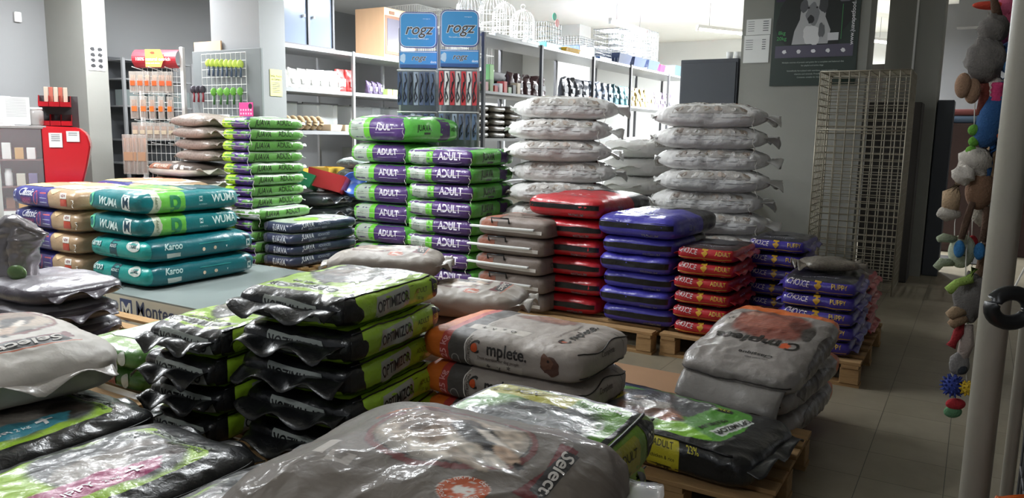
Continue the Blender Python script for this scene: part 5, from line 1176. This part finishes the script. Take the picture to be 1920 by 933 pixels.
bm = bmesh.new(); bx(bm,-.5,.5,-.25,.25,0,.09,bevel=.04); tag(obj('pet_cushion',bm,mat('maroon_fabric',srgb('6e3a38'),rough=.9),loc=(.0,12.4,1.85),smooth=True),'maroon pet cushion on top of the blue cushion','cushion')
tag(obj('door_mat',box(-.5,.5,-.3,.3,0,.012),mat('mat_black',srgb('1e1c1a'),rough=.9),loc=(-.1,11.3,0)),'black door mat on the floor at the end of the aisle','mat')
stack([crA,crB],(-.56,5.60),(.40,.58),.16,4,.102,'small red bag with gold crest,','behind the corner violet pile','small red crested bags behind the violet corner pile')
# --- counter at the left
cnt = thing('shop_counter','glossy red shop counter with glass display front','counter',(-8.95,4.02,0),R(58))
redg = mat('counter_red',srgb('c2222a'),rough=.22,coat=.5)
# section outline: leaning curved end panel
bm = bmesh.new()
prof = [(.62,0),(.72,.0),(.86,.5),(1.02,1.1),(1.06,1.30),(1.03,1.42),(.95,1.49),(.62,1.5),(.62,0)]
A=[bm.verts.new((x,-.3,z)) for x,z in prof]; B2=[bm.verts.new((x,.35,z)) for x,z in prof]
bm.faces.new(A); bm.faces.new(B2[::-1]); [bm.faces.new((A[i],B2[i],B2[(i+1)%len(prof)],A[(i+1)%len(prof)])) for i in range(len(prof))]
bmesh.ops.recalc_face_normals(bm,faces=bm.faces[:]); bmesh.ops.bevel(bm,geom=bm.edges[:],offset=.015,segments=2,affect='EDGES'); obj('end_panel',bm,redg,cnt)
obj('back_panel',box(-.9,.62,.25,.3,0,1.48),redg,cnt); obj('base',box(-.9,.62,-.28,.25,0,.62),M['offw'],cnt)
for z in (.62,.86,1.14): obj('glass_shelf',box(-.9,.61,-.26,.25,z,z+.012),mat('shelf_tint',srgb('8c5a58'),rough=.2,alpha=.8),cnt)
obj('glass_front',box(-.9,.61,-.285,-.278,.62,1.47),mat('counter_glass',(.8,.82,.84),rough=.05,alpha=.10),cnt); obj('counter_top',box(-.9,.66,-.29,.3,1.47,1.50,bevel=.005),mat('counter_top_grey',srgb('8f8a88'),rough=.3),cnt)
CM = Matrix.Translation((-8.95,4.02,0)) @ Matrix.Rotation(R(58),4,'Z')
def onc(x,y,z): return tuple(CM @ Vector((x,y,z)))
for r_,z in enumerate((.632,.872,1.152)):
    for k in range(9):
        x = -.38+.11*k; hx = [['7a4a3a','6a3c30','8a5a44','d8a040'],['e4e2de','dcdad8','cfc9b8','7a6a94','e8e6e2'],['e6e4e0','dcdcda','e2e0dc','c99a5a']][r_]; hx=hx[k%len(hx)]
        h_=[.07,.13,.12][r_]+.05*((k*7)%3==0)
        if (k+r_)%3==1 and r_==1:
            bm = bmesh.new(); lathe(bm,[(.034,0),(.036,.01),(.036,h_*.75),(.03,h_*.8),(.03,h_)],n=14)
        else: bm = box(-.04,.04,-.03,.03,0,h_,bevel=.004)
        t = obj(['chew_box','remedy_box','remedy_box'][r_],bm,mat('goods_'+hx,srgb(hx),rough=.45),loc=onc(x,-.12,z),rot=(0,0,R(58+rnd.uniform(-8,8))))
        tag(t,'small pet remedy pack on the %s glass shelf of the counter'%['lowest','middle','upper'][r_],'box','packs on the %s counter shelf'%['lowest','middle','upper'][r_])
for k,(x,y) in enumerate([(.12,-.2),(.40,-.2)]):
    o = thing('price_list','white price list standing on the counter, %s'%['left one','right one beside the red bins'][k],'notice',onc(x,y,1.50),R(58))
    obj('sheet',box(-.12,.12,-.004,.004,.01,.29),M['offw'],o)
    flat_art('print',[('rect','8d8f90',(.18,.003),(0,.11-.016*i),0) for i in range(12)]+([('rect','c33c38',(.10,.06),(.03,-.09),0),('rect','e8e4e0',(.08,.03),(.03,-.09),0)] if k==0 else []),(0,-.005,.16),(1,0,0),(0,0,1),o)
bt = thing('bin_rack','two tiers of open red plastic bins on the counter end','bin rack',onc(.78,.0,1.485),R(58))
redb = mat('bin_red',srgb('c4202e'),rough=.35)
for tier in range(2):
    for k in range(3):
        bm = bmesh.new(); x0=-.14+.10*k-.05; z0=.02+.20*tier
        P=[(-.12,.0),(.10,.0),(.10,.12),(-.05,.12),(-.12,.05)]
        A=[bm.verts.new((x0,y,z0+z)) for y,z in P]; B2=[bm.verts.new((x0+.095,y,z0+z)) for y,z in P]
        bm.faces.new(A); bm.faces.new(B2[::-1])
        for i in (0,1,4): bm.faces.new((A[i],B2[i],B2[(i+1)%5],A[(i+1)%5]))
        bmesh.ops.solidify(bm,geom=bm.faces[:],thickness=.008); bmesh.ops.recalc_face_normals(bm,faces=bm.faces[:])
        obj('bin',bm,redb,bt)
obj('bin_frame',box(-.20,.17,.10,.12,0,.34),M['steeldk'],bt)
for k in range(5):
    t = obj('stick_packet',box(-.02,.02,-.008,.008,0,.16,bevel=.004),mat('stick_pack_%d'%(k%2),srgb(['b8a090','a05040'][k%2]),rough=.3),loc=onc(.66+.045*k,.0,1.485+.27),rot=(R(-8),0,R(58)))
    tag(t,'narrow treat packet standing in the upper red bins','treat packet','treat packets in the red bins')
for k in range(14):
    t = obj('folded_paper',box(-.26+rnd.uniform(-.02,.02),.24,-.14,.14,0,.032,bevel=.003),mat('stack_paper',srgb('d0cfcd'),rough=.7),loc=onc(.05,.52,1.36+.0325*k),rot=(0,0,R(58)))
    tag(t,'folded white sheet in the tall pile behind the counter','paper','folded sheets behind the counter')
tag(obj('paper_table',box(-.3,.3,-.17,.17,0,1.355,bevel=.01),M['walllt'],loc=onc(.05,.52,0),rot=(0,0,R(58))),'white cupboard behind the counter carrying folded sheets','cupboard')
t = thing('clear_jar','clear plastic jar of treats on the counter','jar',onc(.56,-.12,1.50)); bm=bmesh.new(); lathe(bm,[(.06,0),(.075,.02),(.075,.15),(.06,.17)]); obj('jar_body',bm,mat('jar_plastic',srgb('b8b4b0'),rough=.15,alpha=.5),t); bm=bmesh.new(); lathe(bm,[(.065,.165),(.07,.175),(.065,.19)]); obj('lid',bm,M['offw'],t)
for k,(x,z) in enumerate(((.74,1.38),(.90,1.40))):
    t = thing('paper_notice','small white notice on the red end of the counter, %s'%['left one','right one'][k],'notice',onc(x,-.302,z),R(58))
    obj('sheet',box(-.06,.06,-.012,0,-.10+.04*k,.05),M['offw'],t)
    flat_art('print',[('rect','55575a',(.08,.006),(0,.03-.02*i),0) for i in range(4+0*k-k*2)],(0,-.0125,0),(1,0,0),(0,0,1),t)
# white small sensor on the wall
tag(obj('wall_sensor',box(0,.04,-.04,.04,-.06,.06,bevel=.012),M['white'],loc=(-10.0+.0,5.05,2.78)),'small white alarm sensor on the left wall','sensor')
# white shelf edge at the extreme left
t = thing('white_rack','white slatted rack at the extreme left edge','rack',(-6.9,3.05,0)); 
for x in (-.58,0): [obj('post',box(x-.018,x+.018,y-.018,y+.018,0,1.42),M['white'],t) for y in (-.19,.19)]
for k in range(5): obj('shelf',box(-.6,.02,-.2,.2,.2+.28*k,.215+.28*k),M['white'],t)
# red tray on the charcoal pile
tr = tray_obj(.46,.40,.20,'b82a34','red plastic tray tilted on the charcoal bags',(-6.62,6.70,.80)); tr.rotation_euler=(R(-12),R(14),R(30))
tr2 = tray_obj(.40,.36,.16,'2f8a62','green plastic tray leaning beside the red tray',(-6.86,6.50,.86)); tr2.rotation_euler=(R(-14),R(18),R(25))
bm = bmesh.new(); lathe(bm,[(.13,0),(.15,.02),(.15,.10),(.14,.10),(.13,.03),(.02,.03)],n=28); tag(obj('blue_bowl',bm,mat('blue_plastic',srgb('2f58a8'),rough=.35),loc=(-6.42,6.98,.84),rot=(R(60),0,R(30))),'blue round pet bowl standing behind the red tray','bowl')

# ================================================================== TOY RACK AT THE RIGHT
gw = thing('toy_rack','metal rack edge carrying hanging plush toys at the right','rack',(.16,2.1,0))
bm = bmesh.new(); rod(bm,(-.102,-.217,0),(-.102,-.217,CEIL-.02),.0285,20); obj('pole',bm,mat('pole_paint',srgb('a8a498'),rough=.45,bump=.25,bscale=25,var=.06,vscale=12),gw)
bm = bmesh.new(); rod(bm,(-.040,-.15,0),(-.040,-.15,CEIL-.02),.013,14); obj('pipe',bm,mat('pole_paint',srgb('a8a498')),gw)
obj('back_board',box(.03,.05,-1.3,.5,0,2.6),mat('rack_board',srgb('4a4640'),rough=.7),gw)
gm = bmesh.new()
for i in range(6): rod(gm,(.02,-.05+.09*i,.4),(.02,-.05+.09*i,2.2),.003,4)
for i in range(19): rod(gm,(.02,-.08,.4+.1*i),(.02,.42,.4+.1*i),.003,4)
obj('wire_grid',gm,M['steeldk'],gw)
def rp(s,z,dd=0): return Vector((.022+.857*s-.515*dd, 2.290+.515*s+.857*dd, z))
def plush(name,label,s,z,parts,cat='plush toy',dd=0,hook=.12,rot=0):
    P = rp(s,z,dd); t = thing(name,label,cat,P,R(31))
    for nm,hx,fn,fz in parts:
        bm = bmesh.new(); fn(bm)
        if fz:
            for v in bm.verts:
                k = noise.noise((v.co+Vector((s,z,1)))*70)*fz+noise.noise((v.co)*160)*fz*.6; v.co += v.normal*k if v.normal.length else Vector((k,0,0))
        obj(nm,bm,mat('plush_'+hx,srgb(hx),rough=.95,bump=.9,bscale=180,var=.15,vscale=30),t,smooth=True)
    bm = bmesh.new(); path(bm,[(0,0,.0),(.0,.01,hook*.6),(.02,.04,hook)],.0015,4); obj('hanging_loop',bm,M['cable'],t)
    return t
B_ = lambda c,r,sc=(1,1,1),seg=18: (lambda bm: ball(bm,c,r,sc,seg))
T_ = lambda pts,r: (lambda bm: path(bm,pts,r,10))
plush('plush_bird','grey shaggy plush bird with beige feet at the top of the rack',-.035,1.70,[('body','77736f',B_((0,0,0),.055,(.8,.7,1)),.012),('head','6d6965',B_((.012,0,.075),.034),.010),('foot','a08068',B_((-.055,-.01,-.062),.026,(.7,.7,1.2)),0),('foot','9c7c64',B_((-.03,-.01,-.075),.026,(.7,.7,1.2)),0),('tail','c9c2b8',B_((.03,0,-.07),.028,(1,.8,1.3)),.008),('ear','5a4334',T_([(.02,0,.1),(.01,0,.13),(.0,0,.16)],[.012,.010,.006]),0)])
plush('plush_duck','pink plush bird with orange beak at the top right',.035,1.80,[('body','c86080',B_((0,0,-.02),.040,(.9,.8,1.2)),.006),('head','c86080',B_((.0,0,.035),.026),.005),('beak','d8503c',B_((-.045,0,.04),.030,(1.4,.5,.35)),0),('crest','e05a3c',T_([(0,0,.05),(-.02,0,.085)],[.012,.008]),0)],dd=.05)
plush('plush_dog','large blue plush dog with hanging limbs',.045,1.66,[('head','2f5688',B_((0,0,.05),.052,(1,.8,.85)),0),('muzzle','4a80b4',B_((-.01,-.03,.025),.036,(1.2,.8,.6)),0),('body','28507f',B_((0,0,-.05),.055,(.9,.7,1.1)),0),('leg','2c588c',T_([(-.03,0,-.02),(-.055,-.01,-.09),(-.065,-.01,-.15),(-.06,-.01,-.17)],[.028,.032,.028,.015]),0),('leg','2c588c',T_([(.03,0,-.03),(.035,-.01,-.1),(.03,-.01,-.16)],[.026,.028,.018]),0),('ear','2f5688',T_([(-.04,0,.07),(-.06,0,.04),(-.065,0,.01)],[.018,.02,.012]),0),('leg','2c588c',T_([(-.03,0,-.16),(-.055,0,-.21),(-.06,0,-.26),(-.045,0,-.275)],[.018,.02,.02,.012]),0)])
plush('spiral_chew','pink ribbed rubber chew toy on the rack',-.010,1.60,[('body','d8447a',T_([(0,0,-.05+.006*i) for i in range(17)],[.012+.003*(i%2) for i in range(17)]),0)],cat='chew toy',dd=-.02)
plush('plush_monkey','cream headed plush monkey with brown fur',.035,1.575,[('head','cbb59a',B_((0,0,0),.040,(1,.8,.9)),0),('body','6a4c38',B_((.03,.01,-.05),.042,(.8,.7,1.4)),.008),('mouth','3a2a22',T_([(-.02,-.03,-.005),(-.005,-.035,-.012),(.015,-.03,-.005)],.0015),0)],dd=-.02)
plush('feather_toy','yellow and orange feathered toy in the middle of the rack',.012,1.535,[('body','d8b83c',B_((0,0,0),.022,(1,.7,1)),.004),('wing','c85a30',B_((.01,-.005,-.02),.026,(1.2,.5,.6)),.004)],dd=-.03)
plush('jointed_toy','green jointed ball toy hanging on the rack',-.045,1.53,[('ball','5f9a34',B_((0,0,0),.014),0),('ball','5f9a34',B_((.003,0,-.028),.013),0),('ball','6aa63a',B_((-.002,0,-.052),.013),0),('ball','5f9a34',B_((.04,0,-.02),.014),0),('joint','b86a2c',T_([(.01,0,-.01),(.03,0,-.02),(.025,0,-.05)],.005),0)],cat='toy')
plush('knit_toy','dark red and yellow knitted toy on the rack',-.030,1.625,[('body','6a2f24',T_([(0,0,.02),(.005,0,-.02),(-.005,0,-.06)],[.012,.016,.009]),.004),('trim','b89038',T_([(.012,-.01,.01),(.014,-.01,-.05)],.004),.002)],cat='toy')
plush('plush_rabbit','white fluffy plush with tan body and rope legs in blue shoes',-.035,1.42,[('head','c9c2b8',B_((0,0,.03),.040,(1,.8,.9)),.012),('muzzle','d4cdc4',B_((-.03,-.01,.0),.026),.008),('body','83644e',B_((.02,0,-.04),.042,(.8,.7,1.2)),0),('arm','b49a7c',T_([(-.03,0,-.01),(-.05,0,-.05),(-.05,0,-.09)],[.018,.022,.02]),0),('paw','bdb6ac',B_((-.052,0,-.1),.022,(1.3,1,.8)),.004),('leg','5c4638',T_([(.0,-.01,-.07),(-.012,-.01,-.12),(-.02,-.01,-.165)],[.008,.009,.008]),.002),('leg','5c4638',T_([(.035,-.01,-.08),(.038,-.01,-.12),(.036,-.01,-.17)],[.008,.009,.008]),.002),('shoe','2f6fa4',B_((-.022,-.01,-.19),.015,(.8,1,1.5)),0),('shoe','2f6fa4',B_((.030,-.01,-.195),.015,(.8,1,1.5)),0)])
plush('plush_frog','small red cloth toy between the blue shoes',-.002,1.235,[('body','a8242c',B_((0,0,0),.020,(.8,.6,1.3)),0)],dd=.03)
plush('plush_bunny','pale green plush bunny with drooping ears',-.052,1.22,[('body','b4bca4',B_((.02,0,.0),.034,(1,.7,1.3)),0),('ear','9aa48a',T_([(0,0,.03),(-.03,0,.035),(-.045,0,.03)],[.010,.012,.008]),0),('ear','9aa48a',T_([(0,0,-.03),(-.03,0,-.03),(-.042,0,-.045)],[.010,.012,.010]),0),('smile','2c2c28',T_([(-.01,-.024,.0),(.0,-.026,-.006),(.015,-.026,-.008)],.001),0)],dd=.02)
plush('knotted_rope','lime green knotted rope toy on the rack',-.045,1.155,[('rope','9ab85a',T_([(.02,0,.03),(.01,0,.0),(-.02,0,-.01),(-.04,0,-.03)],[.009,.012,.010,.012]),.004)],cat='rope toy',dd=-.03)
plush('plush_goat','grey long haired plush with beige hooves low on the rack',-.008,1.10,[('body','6b6764',B_((0,0,0),.05,(.8,.7,1.2)),.016),('hoof','9c8468',T_([(-.02,-.01,-.03),(-.045,-.01,-.035),(-.058,-.01,-.045)],[.013,.015,.012]),0),('hoof','94795e',T_([(-.015,-.01,-.05),(-.04,-.01,-.06),(-.05,-.01,-.07)],[.012,.014,.012]),0)])
plush('red_chew','glossy dark red ribbed chew toy low on the rack',-.035,1.00,[('body','8a1c22',T_([(.01,0,.04),(.005,0,.01),(-.005,0,-.015),(-.012,0,-.03)],[.008,.013,.009,.013]),0)],cat='chew toy')
plush('fleece_toy','pale pink grey fleece toy beside the red chew',-.008,.98,[('body','a89a92',T_([(0,0,.05),(.0,0,0),(-.008,0,-.05)],[.014,.018,.013]),.006)],cat='toy')
plush('plush_penguin','small grey and white plush above the spiky ball',-.020,.925,[('body','7d7a78',B_((0,0,.0),.026,(1,.7,1.2)),.003),('head','2c3038',B_((.002,-.01,-.012),.014),0)])
plush('plush_puppy','tan plush puppy with dark ears behind the blue dog',.045,1.50,[('head','94775c',B_((-.01,0,.02),.034,(1,.8,.9)),0),('body','a58a6c',B_((.01,.01,-.04),.038,(.9,.7,1.3)),.003),('ear','4a382c',T_([(-.03,0,.04),(-.04,0,.01),(-.035,0,-.015)],[.010,.013,.008]),0)],dd=.04)
plush('plush_lamb','small off white plush lamb between the brown plush bodies',.02,1.33,[('body','c8c1b4',B_((0,0,0),.036,(.9,.7,1.2)),.008),('head','8a7260',B_((-.02,-.01,.035),.020),0)],dd=.03)
plush('rope_tug','brown knotted rope tug with frayed ends on the rack',.022,1.17,[('rope','6b523e',T_([(0,0,.07),(.006,0,.03),(-.006,0,-.02),(.004,0,-.07)],[.010,.014,.010,.014]),.003)],cat='rope toy',dd=.02)
plush('bone_toy','pale green rubber bone low on the rack',.004,1.04,[('bone','8fae8c',T_([(0,0,.05),(0,0,.03),(0,0,-.03),(0,0,-.05)],[.015,.008,.008,.015]),0)],cat='toy',dd=.03)
def spiky(bm,c,r,n=60,mi=0):
    ball(bm,c,r*.8,seg=14)
    for i in range(n):
        z = 1-2*(i+.5)/n; a = i*2.4; q = math.sqrt(1-z*z); d = Vector((q*math.cos(a),q*math.sin(a),z)); rod(bm,Vector(c)+d*r*.75,Vector(c)+d*r*1.08,.0035,5,r2=.0015)
plush('spiky_ball','blue rubber ball with short spikes low on the rack',-.030,.865,[('ball','2f3f8a',lambda bm: spiky(bm,(0,0,0),.030),0)],cat='ball',hook=.05)
plush('spiky_star','yellow spiky rubber toy against the blue ball',-.010,.868,[('ball','c8a82c',lambda bm: spiky(bm,(0,0,0),.020,36),0)],cat='toy',dd=-.03,hook=.05)
plush('watermelon_toy','red and green wedge toy lowest on the rack',-.018,.805,[('flesh','b02c34',B_((0,0,.01),.026,(1,.5,.6)),0),('rind','5c8a64',B_((-.004,.002,-.012),.024,(1,.5,.7)),0)],cat='toy',hook=.06)
# rubber bowl, orange bag at the right edge
t = thing('black_ring','black rubber ring hanging on the rack at the right edge','ring toy',(.075,1.66,1.20),R(31)); bm=bmesh.new(); path(bm,[(.035*math.cos(a*2*math.pi/24),0,.028*math.sin(a*2*math.pi/24)) for a in range(25)],.014,10); obj('ring_body',bm,M['black'],t,smooth=True)
bm=bmesh.new(); rod(bm,(.0,0,.03),(.05,.02,.12),.002,5); obj('cord',bm,M['cable'],t)
t = thing('orange_sack','translucent orange plastic sack at the lower right corner','bag',(.135,1.36,.62),R(31))
obj('sack_body',pouch_mesh(.16,.36,.12,9,12,14),mat('orange_film',srgb('c85a1c'),rough=.3,coat=.4,bump=.5,bscale=20),t)
bm=bmesh.new(); ball(bm,(0,0,.37),.025,(1,1,1),12,fuzz=.02); obj('tied_top',bm,mat('silver_foil2',srgb('a8a6a4'),rough=.3,metal=.3),t)
tag(obj('rack_stool',box(-.1,.1,-.1,.1,0,.60,bevel=.01),mat('rack_board',srgb('4a4640')),loc=(.135,1.36,0),rot=(0,0,R(31))),'dark block carrying the orange sack at the right edge','stool')
